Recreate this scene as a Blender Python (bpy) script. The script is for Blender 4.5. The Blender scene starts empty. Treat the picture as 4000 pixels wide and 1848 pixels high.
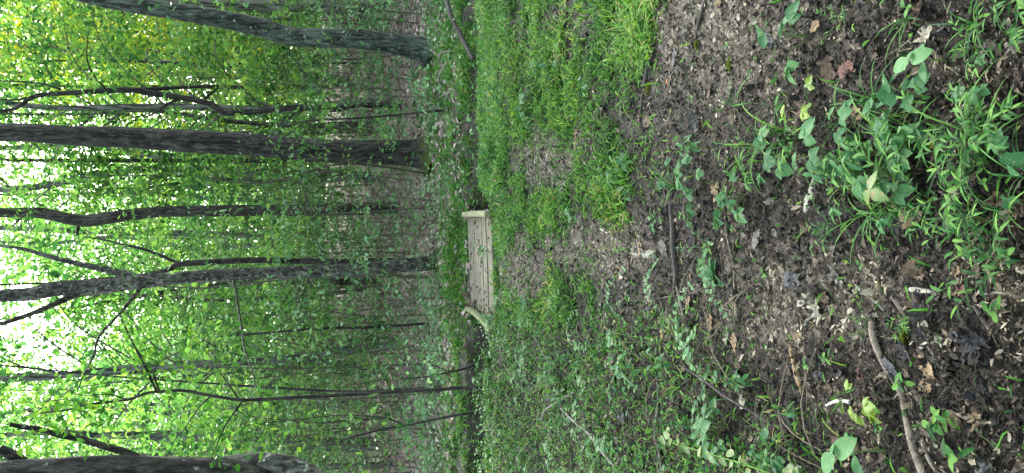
import bpy, math, numpy as np
from mathutils import Matrix, Vector

S = bpy.context.scene
COL = S.collection
R = math.radians
rng = np.random.default_rng(7)

# ------------------------------------------------------------------ camera (the phone was held upright, the picture lies on its side)
CAM_Z, PITCH, FPX = 1.55, R(11.3), 3003.0
CP, SP = math.cos(PITCH), math.sin(PITCH)
cd = bpy.data.cameras.new('camera'); cam = bpy.data.objects.new('camera', cd); COL.objects.link(cam)
cd.sensor_width = 36; cd.lens = 36 * FPX / 4000; cd.clip_start = .05; cd.clip_end = 2000
right, up, fwd = Vector((1, 0, 0)), Vector((0, SP, CP)), Vector((0, CP, -SP))
m = Matrix.Identity(4)
for i in range(3):
    m[i][0] = -up[i]; m[i][1] = right[i]; m[i][2] = -fwd[i]
m.translation = (0, 0, CAM_Z)
cam.matrix_world = m
S.camera = cam

# ------------------------------------------------------------------ sky, sun, exposure
SUN_EL, SUN_AZ = R(38), R(8)          # azimuth from +Y towards +X
w = bpy.data.worlds.new('World'); S.world = w; w.use_nodes = True
nt = w.node_tree; bg = nt.nodes['Background']
sky = nt.nodes.new('ShaderNodeTexSky'); sky.sky_type = 'NISHITA'; sky.sun_disc = False
sky.sun_elevation = SUN_EL; sky.sun_rotation = SUN_AZ; sky.air_density = 1.0; sky.dust_density = 3.0; sky.ozone_density = 1.0
hsv = nt.nodes.new('ShaderNodeHueSaturation'); hsv.inputs['Saturation'].default_value = .55
nt.links.new(sky.outputs[0], hsv.inputs['Color']); nt.links.new(hsv.outputs[0], bg.inputs[0]); bg.inputs[1].default_value = .15
sl = bpy.data.lights.new('sun', 'SUN'); sl.energy = 3.0; sl.angle = R(3); sl.color = (1, .95, .86)
so = bpy.data.objects.new('sun', sl); COL.objects.link(so)
sdir = Vector((math.sin(SUN_AZ) * math.cos(SUN_EL), math.cos(SUN_AZ) * math.cos(SUN_EL), math.sin(SUN_EL)))
so.rotation_euler = sdir.to_track_quat('Z', 'Y').to_euler(); so.location = (0, 0, 30)
S.view_settings.view_transform = 'Standard'; S.view_settings.look = 'None'
S.view_settings.exposure = 3.08; S.view_settings.gamma = 1
S.render.engine = 'CYCLES'
cy = S.cycles
cy.max_bounces = 7; cy.diffuse_bounces = 5; cy.glossy_bounces = 2; cy.transmission_bounces = 4; cy.transparent_max_bounces = 4
cy.use_denoising = True
cy.caustics_reflective = False; cy.caustics_refractive = False
cy.sample_clamp_indirect = 6

# ------------------------------------------------------------------ helpers: noise, projection, meshes
def vnoise(x, y, z=0.0, seed=0):
    x, y, z = np.broadcast_arrays(np.asarray(x, float), np.asarray(y, float), np.asarray(z, float))
    ix, iy, iz = np.floor(x).astype(np.int64), np.floor(y).astype(np.int64), np.floor(z).astype(np.int64)
    fx, fy, fz = x - ix, y - iy, z - iz
    fx, fy, fz = [f * f * (3 - 2 * f) for f in (fx, fy, fz)]
    def h(a, b, c):
        n = (a * 374761393 + b * 668265263 + c * 2147483647 + seed * 974711) & 0xffffffff
        n = ((n ^ (n >> 13)) * 1274126177) & 0xffffffff
        n = ((n ^ (n >> 16)) * 2246822519) & 0xffffffff
        return ((n ^ (n >> 15)) & 0xffff) / 65535.0
    r = 0
    for a in (0, 1):
        for b in (0, 1):
            for c in (0, 1):
                r = r + h(ix + a, iy + b, iz + c) * (fx if a else 1 - fx) * (fy if b else 1 - fy) * (fz if c else 1 - fz)
    return r
def fbm(x, y, z=0.0, seed=0, o=4):
    r, a, t = 0, 1, 0
    for i in range(o):
        r = r + a * vnoise(np.asarray(x) * 2**i, np.asarray(y) * 2**i, np.asarray(z) * 2**i, seed + i); t += a; a *= .5
    return r / t
def sstep(a, b, x):
    t = np.clip((np.asarray(x, float) - a) / (b - a), 0, 1); return t * t * (3 - 2 * t)

def ray(px, py):
    u, v = (924 - py) / FPX, (2000 - px) / FPX
    return np.array([u, CP + v * SP, -SP + v * CP])
def on_plane(px, py, Y):                       # the point of that sight line at depth Y
    d = ray(px, py); return np.array([0, 0, CAM_Z]) + d * (Y / d[1])
def to_px(x, y, z):
    zz = np.asarray(z) - CAM_Z
    dep = y * CP - zz * SP; vv = y * SP + zz * CP
    dep = np.where(dep < .05, .05, dep)
    return 2000 - vv / dep * FPX, 924 - x / dep * FPX

def stream_y(x): return 10.2 + .22 * x + .12 * np.sin(x * 1.7)
def ground_z(x, y):
    x = np.asarray(x, float); y = np.asarray(y, float)
    d = y - stream_y(x)
    z = (fbm(x * .9, y * .9, 0, 3, 3) - .5) * .12 * sstep(1, 5, y)
    z = z - (.66 - .50 * sstep(.2, 1.0, x)) * np.exp(-(d / .52) ** 4) + .03 * np.exp(-((d + 1.0) / .5) ** 2) * sstep(-.2, -1.2, x) - .02
    z = z + .16 * (fbm(x * 4, y * 4, 0, 97, 3) - .5) * np.exp(-(d / .75) ** 4) + .12 * sstep(.4, 1.6, d) + .10 * sstep(.45, .75, d) * sstep(-.9, -1.3, x) * sstep(4, 1.5, d)
    f = sstep(1.05, .74, np.abs(x + .40)) * sstep(2.3, 1.5, np.abs(y - 10.2)); z = z + f * (np.minimum(z, -.075 - .17 * sstep(1.05, .85, np.abs(y - 10.2))) - z)
    k = np.maximum(y - 14, 0)
    z = z + .088 * np.minimum(k, 34) * sstep(0, 6, k) + .05 * np.maximum(y - 48, 0) - .05 * np.maximum(y - 130, 0)
    z = z + (fbm(x * .15, y * .15, 0, 11, 3) - .5) * 1.1 * sstep(14, 30, y) + .012 * x * sstep(14, 25, y)
    return z
def ground_at(px, py):                         # where a sight line meets the ground
    d = ray(px, py); t = np.arange(.8, 150, .01)
    P = np.array([0, 0, CAM_Z]) + d * t[:, None]
    k = np.argmax(P[:, 2] < ground_z(P[:, 0], P[:, 1]))
    p = P[k]; return np.array([p[0], p[1], float(ground_z(p[0], p[1]))])

def mesh(name, V, F, var=None, mats=(), fmat=None, smooth=True):
    """V (n,3); F a list of (k,c) index arrays; var one number per vertex"""
    me = bpy.data.meshes.new(name); V = np.ascontiguousarray(V, np.float32)
    F = [np.asarray(f, np.int32) for f in F if len(f)]
    me.vertices.add(len(V)); me.vertices.foreach_set('co', V.ravel())
    nl = sum(f.size for f in F); npoly = sum(len(f) for f in F)
    me.loops.add(nl); me.polygons.add(npoly)
    me.loops.foreach_set('vertex_index', np.concatenate([f.ravel() for f in F]))
    tot = np.concatenate([np.full(len(f), f.shape[1], np.int32) for f in F])
    st = np.concatenate([[0], np.cumsum(tot)[:-1]]).astype(np.int32)
    me.polygons.foreach_set('loop_start', st)
    try: me.polygons.foreach_set('loop_total', tot)
    except Exception: pass
    for mt in mats: me.materials.append(mt)
    if fmat is not None: me.polygons.foreach_set('material_index', np.asarray(fmat, np.int32))
    me.polygons.foreach_set('use_smooth', np.full(npoly, smooth, bool))
    me.update(calc_edges=True)
    if var is not None:
        a = me.attributes.new('var', 'FLOAT', 'POINT'); a.data.foreach_set('value', np.ascontiguousarray(var, np.float32))
    return me
def link(name, me, parent=None, loc=None):
    o = bpy.data.objects.new(name, me); COL.objects.link(o)
    if parent is not None: o.parent = parent
    if loc is not None: o.location = loc
    return o
def tag(o, label, cat, group=None):
    o['label'] = label; o['category'] = cat
    if group: o['group'] = group
    return o
def thing(name, label, cat, loc=(0, 0, 0), group=None):
    o = bpy.data.objects.new(name, None); COL.objects.link(o); o.location = tuple(float(a) for a in loc); o.empty_display_size = .2
    return tag(o, label, cat, group)
def dup(root, loc, rz, s=1.0, label=None, tilt=(0, 0)):
    r = root.copy(); COL.objects.link(r); r.location = tuple(float(a) for a in loc); r.rotation_euler = (tilt[0], tilt[1], rz); r.scale = (s, s, s)
    if label: r['label'] = label
    for ch in list(root.children):
        c = ch.copy(); COL.objects.link(c); c.parent = r
        for g in ch.children:
            d = g.copy(); COL.objects.link(d); d.parent = c
    return r

class MB:                                      # gathers shapes into one mesh
    def __init__(s): s.V, s.F, s.A, s.M, s.n = [], {}, [], {}, 0
    def add(s, V, F, var=.5, mat=0):
        V = np.asarray(V, float).reshape(-1, 3); s.V.append(V)
        s.A.append(np.broadcast_to(np.asarray(var, float), (len(V),)))
        for f in F:
            f = np.asarray(f)
            if not len(f): continue
            s.F.setdefault(f.shape[1], []).append(f + s.n); s.M.setdefault(f.shape[1], []).append(np.full(len(f), mat))
        s.n += len(V); return s
    def build(s, name, mats, parent=None, loc=None, smooth=True):
        ks = sorted(s.F); F = [np.concatenate(s.F[k]) for k in ks]; M = np.concatenate([np.concatenate(s.M[k]) for k in ks])
        me = mesh(name, np.concatenate(s.V), F, np.concatenate(s.A), mats if isinstance(mats, (list, tuple)) else [mats], M, smooth)
        return link(name, me, parent, loc)

def tube(mb, P, Rd, sides=8, var=.5, mat=0, step=None, rough=0.0, seed=0, flare=0.0, cap=True, rfreq=1.0):
    P = np.asarray(P, float); Rd = np.asarray(Rd, float) * np.ones(len(P))
    s = np.concatenate([[0], np.cumsum(np.linalg.norm(np.diff(P, axis=0), axis=1))])
    if step:                                   # Catmull-Rom resample
        n = max(int(s[-1] / step), len(P)); q = np.linspace(0, s[-1], n + 1)
        E = np.vstack([2 * P[0] - P[1], P, 2 * P[-1] - P[-2]])
        k = np.clip(np.searchsorted(s, q, side='right') - 1, 0, len(P) - 2); t = ((q - s[k]) / (s[k + 1] - s[k]))[:, None]
        p0, p1, p2, p3 = E[k], E[k + 1], E[k + 2], E[k + 3]
        Q = .5 * (2 * p1 + (p2 - p0) * t + (2 * p0 - 5 * p1 + 4 * p2 - p3) * t**2 + (3 * p1 - p0 - 3 * p2 + p3) * t**3)
        Rd = np.interp(q, s, Rd); P, s = Q, q
    T = np.gradient(P, axis=0); T /= np.linalg.norm(T, axis=1)[:, None] + 1e-9
    ref = np.array([0, 1., 0]) if abs(T[0][1]) < .9 else np.array([1., 0, 0])
    A = ref - T * (T @ ref)[:, None]; A /= np.linalg.norm(A, axis=1)[:, None]; B = np.cross(T, A)
    a = np.linspace(0, 2 * math.pi, sides, endpoint=False)
    rr = np.repeat(Rd[:, None], sides, 1)
    ca, sa = np.cos(a)[None], np.sin(a)[None]
    if rough:
        k = 9.0
        rr = rr * (1 + rough * (fbm(ca * k * .5 + 50, sa * k * .5 + 50, s[:, None] * 2.2 * rfreq, seed, 3) - .5) * 1.2
                   + rough * 1.6 * (vnoise(ca * 1.1 + 9, sa * 1.1 + 9, s[:, None] * .9 * rfreq, seed + 5) - .5))
    if flare:
        f = np.exp(-s[:, None] / .27) * flare
        lobes = .55 + .9 * vnoise(ca * 1.6 + 20, sa * 1.6 + 20, seed * 1.0, seed + 9) ** 1.5
        rr = rr * (1 + f * lobes)
    V = P[:, None] + rr[..., None] * (ca[..., None] * A[:, None] + sa[..., None] * B[:, None])
    n = len(P); i = np.arange(n - 1)[:, None] * sides; j = np.arange(sides)[None]; j2 = (j + 1) % sides
    Q = np.stack([i + j, i + j2, i + sides + j2, i + sides + j], -1).reshape(-1, 4)
    mb.add(V.reshape(-1, 3), [Q], var, mat)
    if cap:
        for end in (0, n - 1):
            ring = V[end]; c = P[end] + (T[end] if end else -T[end]) * Rd[end] * .12
            k = np.arange(sides); tri = np.stack([np.full(sides, sides), k, (k + 1) % sides], -1)
            mb.add(np.vstack([ring, c]), [tri if end else tri[:, ::-1]], var, mat)
    return mb

# ---- leaf templates: x runs from stalk to tip (0..1), y is the half width (+-1), z is added fold / curl
def grid_leaf(ts, ws, cols=(-1, 0, 1)):
    V, n = [], len(cols)
    for t, wd in zip(ts, ws):
        for c in cols: V.append((t, c * wd, abs(c)))
    V = np.array(V, float); F = []
    for i in range(len(ts) - 1):
        for j in range(n - 1): F.append((i * n + j, i * n + j + 1, (i + 1) * n + j + 1, (i + 1) * n + j))
    return V, np.array(F)
CHIP = (np.array([(0, .3, 0), (.2, 1, 1), (.75, .7, 1), (1, -.1, 0), (.7, -.8, 1), (.25, -.9, 1)], float), np.array([(0, 5, 4, 3), (0, 3, 2, 1)]))
SHRED = (np.array([(0, .6, 0), (.35, 1, 1), (.8, .3, .5), (1, -.5, 0), (.6, -.6, 1), (.15, -1, .6)], float), np.array([(0, 5, 4, 1), (1, 4, 3, 2)]))
KITE = (np.array([(0, 0, 0), (.42, 1, 1), (1, 0, 0), (.42, -1, 1)], float), np.array([(0, 2, 1), (0, 3, 2)]))
HEXL = (np.array([(0, 0, 0), (.28, .85, 1), (.62, .9, 1), (1, 0, 0), (.62, -.9, 1), (.28, -.85, 1)], float), np.array([(0, 3, 2, 1), (0, 5, 4, 3)]))
BLADE = grid_leaf([0, .35, .72, 1], [.75, 1, .7, .04], (-1, 1))
BLADE[0][:, 2] = 0
LANCE = grid_leaf([0, .15, .4, .7, .9, 1], [.12, .75, 1, .7, .3, .02])
OVATE = grid_leaf([0, .08, .2, .35, .5, .65, .8, .92, 1], [.05, .5, .82, 1, 1, .88, .62, .3, .02], (-1, -.5, 0, .5, 1))
OVAL = grid_leaf([0, .12, .35, .65, .88, 1], [.08, .65, 1, .98, .55, .05])
_t = np.linspace(0, 1, 17); _w = np.interp(_t, [0, .12, .35, .6, .85, 1], [.05, .55, 1, .85, .4, .02])
SERR = grid_leaf(_t, _w * np.where(np.arange(17) % 2, 1.1, .86), (-1, -.5, 0, .5, 1))
_w = np.interp(_t, [0, .1, .2, .32, .42, .55, .62, .75, .85, 1], [.05, .3, .45, 1., .62, .95, .55, .62, .25, .02])
LOBED = grid_leaf(_t, _w * np.where(np.arange(17) % 2, 1.07, .92), (-1, -.5, 0, .5, 1))

def leaves(tpl, pos, yaw, pitch, roll, L, W, droop=.0, fold=.2, wav=0.0, var=None):
    """many leaves at once -> V, F, var.  droop bends the blade down along its length, fold lifts the edges"""
    T, F = tpl; pos = np.asarray(pos, float).reshape(-1, 3); N = len(pos); k = len(T)
    one = np.ones(N)
    yaw, pitch, roll, L, W, droop, fold = [np.asarray(q, float) * one for q in (yaw, pitch, roll, L, W, droop, fold)]
    x = T[None, :, 0] * L[:, None]; y = T[None, :, 1] * W[:, None] * .5; z = T[None, :, 2] * np.abs(y) * fold[:, None]
    if wav: z = z + wav * L[:, None] * np.sin(T[None, :, 0] * 17 + T[None, :, 1] * 5 + yaw[:, None] * 9) * T[None, :, 2]
    b = droop[:, None] * T[None, :, 0]                       # bend angle grows along the blade
    xb = L[:, None] * np.where(np.abs(b) > 1e-4, np.sin(b) / np.where(np.abs(droop[:, None]) > 1e-4, droop[:, None], 1), T[None, :, 0])
    zb = -L[:, None] * np.where(np.abs(b) > 1e-4, (1 - np.cos(b)) / np.where(np.abs(droop[:, None]) > 1e-4, droop[:, None], 1), 0)
    x, z = xb + z * np.sin(b), zb + z * np.cos(b)
    c, s_ = np.cos(roll)[:, None], np.sin(roll)[:, None]; y, z = y * c - z * s_, y * s_ + z * c
    c, s_ = np.cos(pitch)[:, None], np.sin(pitch)[:, None]; x, z = x * c - z * s_, x * s_ + z * c
    c, s_ = np.cos(yaw)[:, None], np.sin(yaw)[:, None]; x, y = x * c - y * s_, x * s_ + y * c
    V = np.stack([x, y, z], -1) + pos[:, None]
    FF = (F[None] + (np.arange(N) * k)[:, None, None]).reshape(-1, F.shape[1])
    if var is None: var = rng.random(N)
    return V.reshape(-1, 3), FF, np.repeat(np.asarray(var, float) * one, k)
def add_leaves(mb, *a, mat=0, **k):
    V, F, A = leaves(*a, **k); mb.add(V, [F], A, mat)

# ------------------------------------------------------------------ materials
def new_mat(name):
    mt = bpy.data.materials.new(name); mt.use_nodes = True; t = mt.node_tree
    return mt, t, t.nodes['Principled BSDF'], t.nodes['Material Output']
def ramp(t, cols, fac, pos=None, interp='LINEAR'):
    n = t.nodes.new('ShaderNodeValToRGB'); n.color_ramp.interpolation = interp; e = n.color_ramp.elements
    pos = pos or [i / (len(cols) - 1) for i in range(len(cols))]
    while len(e) < len(cols): e.new(.5)
    for i, (p, c) in enumerate(zip(pos, cols)): e[i].position = p; e[i].color = (*c, 1)
    t.links.new(fac, n.inputs[0]); return n.outputs[0]
def node(t, kind, **k):
    n = t.nodes.new(kind)
    for a, v in k.items(): setattr(n, a, v)
    return n
def attr(t, name='var'):
    n = node(t, 'ShaderNodeAttribute', attribute_name=name); return n.outputs['Fac']
def noise_tex(t, vec, scale, detail=4, rough=.55, dist=0):
    n = node(t, 'ShaderNodeTexNoise'); n.inputs['Scale'].default_value = scale; n.inputs['Detail'].default_value = detail
    n.inputs['Roughness'].default_value = rough; n.inputs['Distortion'].default_value = dist
    if vec is not None: t.links.new(vec, n.inputs['Vector'])
    return n.outputs['Fac']
def mixc(t, fac, a, b, mode='MIX'):
    n = node(t, 'ShaderNodeMix', data_type='RGBA', blend_type=mode)
    for sock, v in ((n.inputs[0], fac), (n.inputs[6], a), (n.inputs[7], b)):
        if hasattr(v, 'links'): t.links.new(v, sock)
        else: sock.default_value = v if not isinstance(v, tuple) else (*v, 1)
    return n.outputs[2]
def mathn(t, op, a, b=0.0, clamp=False):
    n = node(t, 'ShaderNodeMath', operation=op, use_clamp=clamp)
    for sock, v in ((n.inputs[0], a), (n.inputs[1], b)):
        if hasattr(v, 'links'): t.links.new(v, sock)
        else: sock.default_value = v
    return n.outputs[0]
def bump(t, h, strength, dist, p):
    n = node(t, 'ShaderNodeBump'); n.inputs['Strength'].default_value = strength; n.inputs['Distance'].default_value = dist
    t.links.new(h, n.inputs['Height']); t.links.new(n.outputs[0], p.inputs['Normal'])
def obj_co(t, scale=(1, 1, 1)):
    c = node(t, 'ShaderNodeTexCoord'); mp = node(t, 'ShaderNodeMapping'); mp.inputs['Scale'].default_value = scale
    t.links.new(c.outputs['Object'], mp.inputs[0]); return mp.outputs[0], c.outputs['Object']

def leaf_mat(name, cols, trans=.35, tcol=(1.25, 1.15, .5), rough=.45, spec=.5, spots=None, pos=None):
    mt, t, p, out = new_mat(name); c = ramp(t, cols, attr(t), pos)
    if spots:
        co, _ = obj_co(t); k = noise_tex(t, co, spots[0], 2)
        c = mixc(t, ramp(t, [(0, 0, 0), (1, 1, 1)], k, [spots[2], spots[2] + .06]), c, spots[1])
    t.links.new(c, p.inputs['Base Color']); p.inputs['Roughness'].default_value = rough; p.inputs['Specular IOR Level'].default_value = spec
    if trans:
        tr = node(t, 'ShaderNodeBsdfTranslucent'); t.links.new(mixc(t, 1.0, c, tuple(tcol), 'MULTIPLY'), tr.inputs[0])
        mx = node(t, 'ShaderNodeMixShader'); mx.inputs[0].default_value = trans
        t.links.new(p.outputs[0], mx.inputs[1]); t.links.new(tr.outputs[0], mx.inputs[2]); t.links.new(mx.outputs[0], out.inputs[0])
    return mt
M = {}
M['canopy'] = leaf_mat('canopy_leaf', [(.022, .075, .028), (.06, .16, .05), (.115, .25, .07), (.20, .31, .085)], .6, (1.35, 1.5, .85), .55, .2)
M['near_leaf'] = leaf_mat('near_leaf', [(.02, .08, .018), (.045, .15, .03), (.085, .21, .035), (.14, .26, .04)], .45, (1.35, 1.4, .6), .5, .25)
M['canopy_sunlit'] = leaf_mat('canopy_leaf_sunlit', [(.09, .20, .02), (.18, .29, .03), (.32, .36, .04)], .5, (1.5, 1.4, .6), .5, .4)  # yellower copy of the canopy leaf, backlit sun glow put into its colour
M['under'] = leaf_mat('understory_leaf', [(.02, .07, .022), (.06, .16, .045), (.13, .26, .06)], .4, (1.3, 1.4, .7), .5, .25)
M['seedling'] = leaf_mat('seedling_leaf', [(.045, .13, .045), (.115, .26, .105), (.24, .39, .20)], .35, (1.1, 1.2, .8), .5, .28)  # lightened green, sky reflection on the level leaves put into the colour
M['grass'] = leaf_mat('grass_blade', [(.010, .04, .008), (.045, .15, .020), (.09, .25, .026), (.20, .34, .05), (.33, .29, .13)], .35, (1.3, 1.2, .4), .65, .12, None, [0, .32, .64, .90, .97])
M['grass_far'] = leaf_mat('grass_cool', [(.01, .045, .014), (.035, .14, .03), (.08, .24, .04), (.16, .31, .05), (.30, .27, .12)], .35, (1.2, 1.2, .5), .6, .15, None, [0, .32, .64, .90, .97])
M['weed'] = leaf_mat('weed_leaf', [(.008, .045, .010), (.025, .12, .022), (.06, .19, .035), (.14, .29, .05)], .35, (1.2, 1.2, .5), .5, .16)
M['weed_pale'] = leaf_mat('weed_leaf_pale', [(.03, .11, .04), (.065, .19, .07), (.12, .26, .10)], .3, (1.1, 1.2, .6), .5, .2, (60, (.22, .26, .12), .62))
M['weed_worn'] = leaf_mat('weed_leaf_worn', [(.09, .18, .04), (.13, .22, .06)], .25, (1.2, 1.1, .5), .45, .5, (80, (.25, .20, .07), .55))
M['lime'] = leaf_mat('lime_leaf', [(.16, .28, .03), (.22, .32, .04)], .35, (1.2, 1.1, .4), .45, .5)
M['yellow'] = leaf_mat('yellow_leaf', [(.45, .42, .05), (.5, .45, .08)], .3, (1.1, 1, .4), .5, .4, (90, (.16, .08, .03), .66))
M['stem'] = leaf_mat('green_stem', [(.07, .11, .03), (.10, .15, .04)], 0, rough=.55, spec=.4)
M['stem_dark'] = leaf_mat('dark_stem', [(.05, .048, .034), (.08, .075, .052)], 0, rough=.7, spec=.3)
M['litter'] = leaf_mat('litter_flake', [(.006, .005, .004), (.018, .014, .0105), (.050, .038, .027), (.115, .092, .066), (.23, .195, .14), (.42, .38, .29)], 0, rough=.75, spec=.2)
M['litter_hill'] = leaf_mat('litter_hillside', [(.06, .042, .038), (.17, .12, .105), (.30, .22, .195), (.42, .335, .30), (.52, .44, .40)], 0, rough=.6, spec=.4)

def bark(name, cols, zs=1.0, ridge=26, depth=.012, lichen=None, moss=None, rough=.85):
    mt, t, p, out = new_mat(name)
    co, raw = obj_co(t, (1, 1, .16 * zs))
    n1 = noise_tex(t, co, ridge, 6, .65, .6); co2, _ = obj_co(t, (1, 1, .5)); n2 = noise_tex(t, co2, 5, 4)
    c = ramp(t, cols, n1, [.37, .5, .64] if len(cols) == 3 else None)
    c = mixc(t, ramp(t, [(0, 0, 0), (.45, .45, .45)], n2, [.46, .7]), c, tuple(v * 1.15 for v in cols[-1]))
    n5 = noise_tex(t, co, ridge * .42, 3, .5, .3); c = mixc(t, 1.0, c, ramp(t, [(.22, .22, .22), (1, 1, 1)], n5, [.40, .54]), 'MULTIPLY')
    n6 = noise_tex(t, co2, 2.2, 3); c = mixc(t, 1.0, c, ramp(t, [(.6, .62, .58), (1.25, 1.22, 1.18)], n6, [.35, .65]), 'MULTIPLY')
    if lichen:
        n3 = noise_tex(t, raw, lichen[1], 5, .6); c = mixc(t, ramp(t, [(0, 0, 0), (1, 1, 1)], n3, [lichen[2], lichen[2] + .07]), c, lichen[0])
    if moss:
        sx = node(t, 'ShaderNodeSeparateXYZ'); t.links.new(raw, sx.inputs[0])
        hgt = mathn(t, 'ADD', sx.outputs[2], mathn(t, 'MULTIPLY', noise_tex(t, raw, 7, 4), moss[1] * 1.4))
        c = mixc(t, ramp(t, [(1, 1, 1), (0, 0, 0)], mathn(t, 'DIVIDE', hgt, moss[1] * 2.4), [.38, .62]), c, moss[0])
    t.links.new(c, p.inputs['Base Color']); p.inputs['Roughness'].default_value = rough; p.inputs['Specular IOR Level'].default_value = .3
    bump(t, mathn(t, 'ADD', n1, mathn(t, 'MULTIPLY', n5, 1.2)), 1.0, depth, p); return mt
M['bark_grey'] = bark('bark_grey_green', [(.010, .015, .012), (.043, .060, .049), (.115, .145, .12)], 1, 48, .014, ((.22, .27, .21), 9, .62), ((.05, .085, .02), .3))
M['bark_dark'] = bark('bark_dark_ridged', [(.004, .004, .003), (.022, .021, .018), (.10, .10, .088)], 1.1, 44, .03, ((.15, .17, .13), 12, .66), ((.075, .10, .016), .42))
M['bark_brown'] = bark('bark_grey_brown', [(.012, .011, .009), (.04, .038, .033), (.10, .097, .085)], 1.0, 50, .016, ((.13, .14, .115), 10, .64))
M['bark_mottled'] = bark('bark_mottled', [(.014, .015, .012), (.05, .053, .045), (.125, .13, .11)], 3, 40, .012, ((.20, .22, .175), 14, .58), ((.025, .04, .010), .45))
M['bark_lichen'] = bark('bark_lichened', [(.010, .010, .009), (.035, .036, .031), (.09, .09, .08)], 1.6, 36, .02, ((.34, .38, .32), 6, .64))
M['bark_pale_lichen'] = bark('bark_pale_lichened', [(.035, .036, .032), (.10, .105, .092), (.19, .195, .17)], 2, 30, .016, ((.34, .38, .32), 8, .58))
M['bark_thin'] = bark('bark_thin_dark', [(.010, .009, .008), (.028, .026, .023), (.06, .057, .05)], 1, 60, .004)
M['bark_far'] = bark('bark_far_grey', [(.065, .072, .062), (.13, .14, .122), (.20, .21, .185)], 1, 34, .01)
def wood(name, cols, axis=0, scale=30, rough=.75, green=None):
    mt, t, p, out = new_mat(name); sc = [1, 1, 1]; sc[axis] = .06
    co, raw = obj_co(t, tuple(sc)); n1 = noise_tex(t, co, scale, 6, .65, .4); n2 = noise_tex(t, raw, 6, 4)
    c = ramp(t, cols, n1, [.3, .5, .72]); v = attr(t)
    hs = node(t, 'ShaderNodeHueSaturation'); t.links.new(mathn(t, 'ADD', mathn(t, 'MULTIPLY', v, .5), .75), hs.inputs['Value']); t.links.new(c, hs.inputs['Color']); c = hs.outputs[0]
    if green: c = mixc(t, ramp(t, [(0, 0, 0), (.8, .8, .8)], n2, [.4, .62]), c, green)
    t.links.new(c, p.inputs['Base Color']); p.inputs['Roughness'].default_value = rough; p.inputs['Specular IOR Level'].default_value = .35
    bump(t, n1, .7, .004, p); return mt
M['deck'] = wood('weathered_deck', [(.045, .037, .027), (.145, .125, .09), (.245, .215, .16)], 0, 34, green=(.10, .10, .062))
M['rail'] = wood('greened_timber', [(.08, .085, .04), (.155, .16, .08), (.22, .22, .12)], 1, 26, green=(.16, .19, .08))
M['dark_wood'] = wood('damp_wood', [(.03, .026, .022), (.07, .06, .05), (.12, .105, .09)], 0, 30)
M['grey_wood'] = wood('grey_wood', [(.09, .09, .07), (.19, .185, .15), (.30, .29, .24)], 1, 30, green=(.16, .2, .11))
def stick_mat(name, cols, scale=30):
    mt, t, p, out = new_mat(name); co, raw = obj_co(t); n1 = noise_tex(t, co, scale, 6, .7)
    t.links.new(ramp(t, cols, n1, [.32, .5, .68]), p.inputs['Base Color']); p.inputs['Roughness'].default_value = .8; bump(t, n1, .8, .003, p); return mt
M['stick'] = stick_mat('stick_bark', [(.05, .038, .028), (.15, .12, .09), (.27, .225, .17)], 45)
M['stick_dark'] = stick_mat('stick_dark_bark', [(.012, .010, .009), (.035, .028, .024), (.075, .062, .052)], 50)
M['stick_grey'] = stick_mat('stick_grey_bark', [(.07, .065, .055), (.17, .16, .135), (.29, .275, .235)], 50)
M['stick_pale'] = stick_mat('stick_bare_pale', [(.26, .23, .19), (.42, .385, .33), (.55, .51, .45)], 40)
M['rotten'] = stick_mat('rotten_wood', [(.06, .035, .015), (.21, .14, .065), (.34, .25, .14)], 70)
M['bark_chip'] = stick_mat('pale_bark_piece', [(.10, .10, .08), (.30, .29, .23), (.45, .44, .37)], 60)
M['nut'] = stick_mat('nut_shell', [(.06, .045, .02), (.13, .10, .05), (.18, .14, .075)], 60)
M['moss'] = leaf_mat('moss', [(.10, .14, .015), (.16, .19, .02)], .2, (1.1, 1.1, .5), .8, .2)

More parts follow.
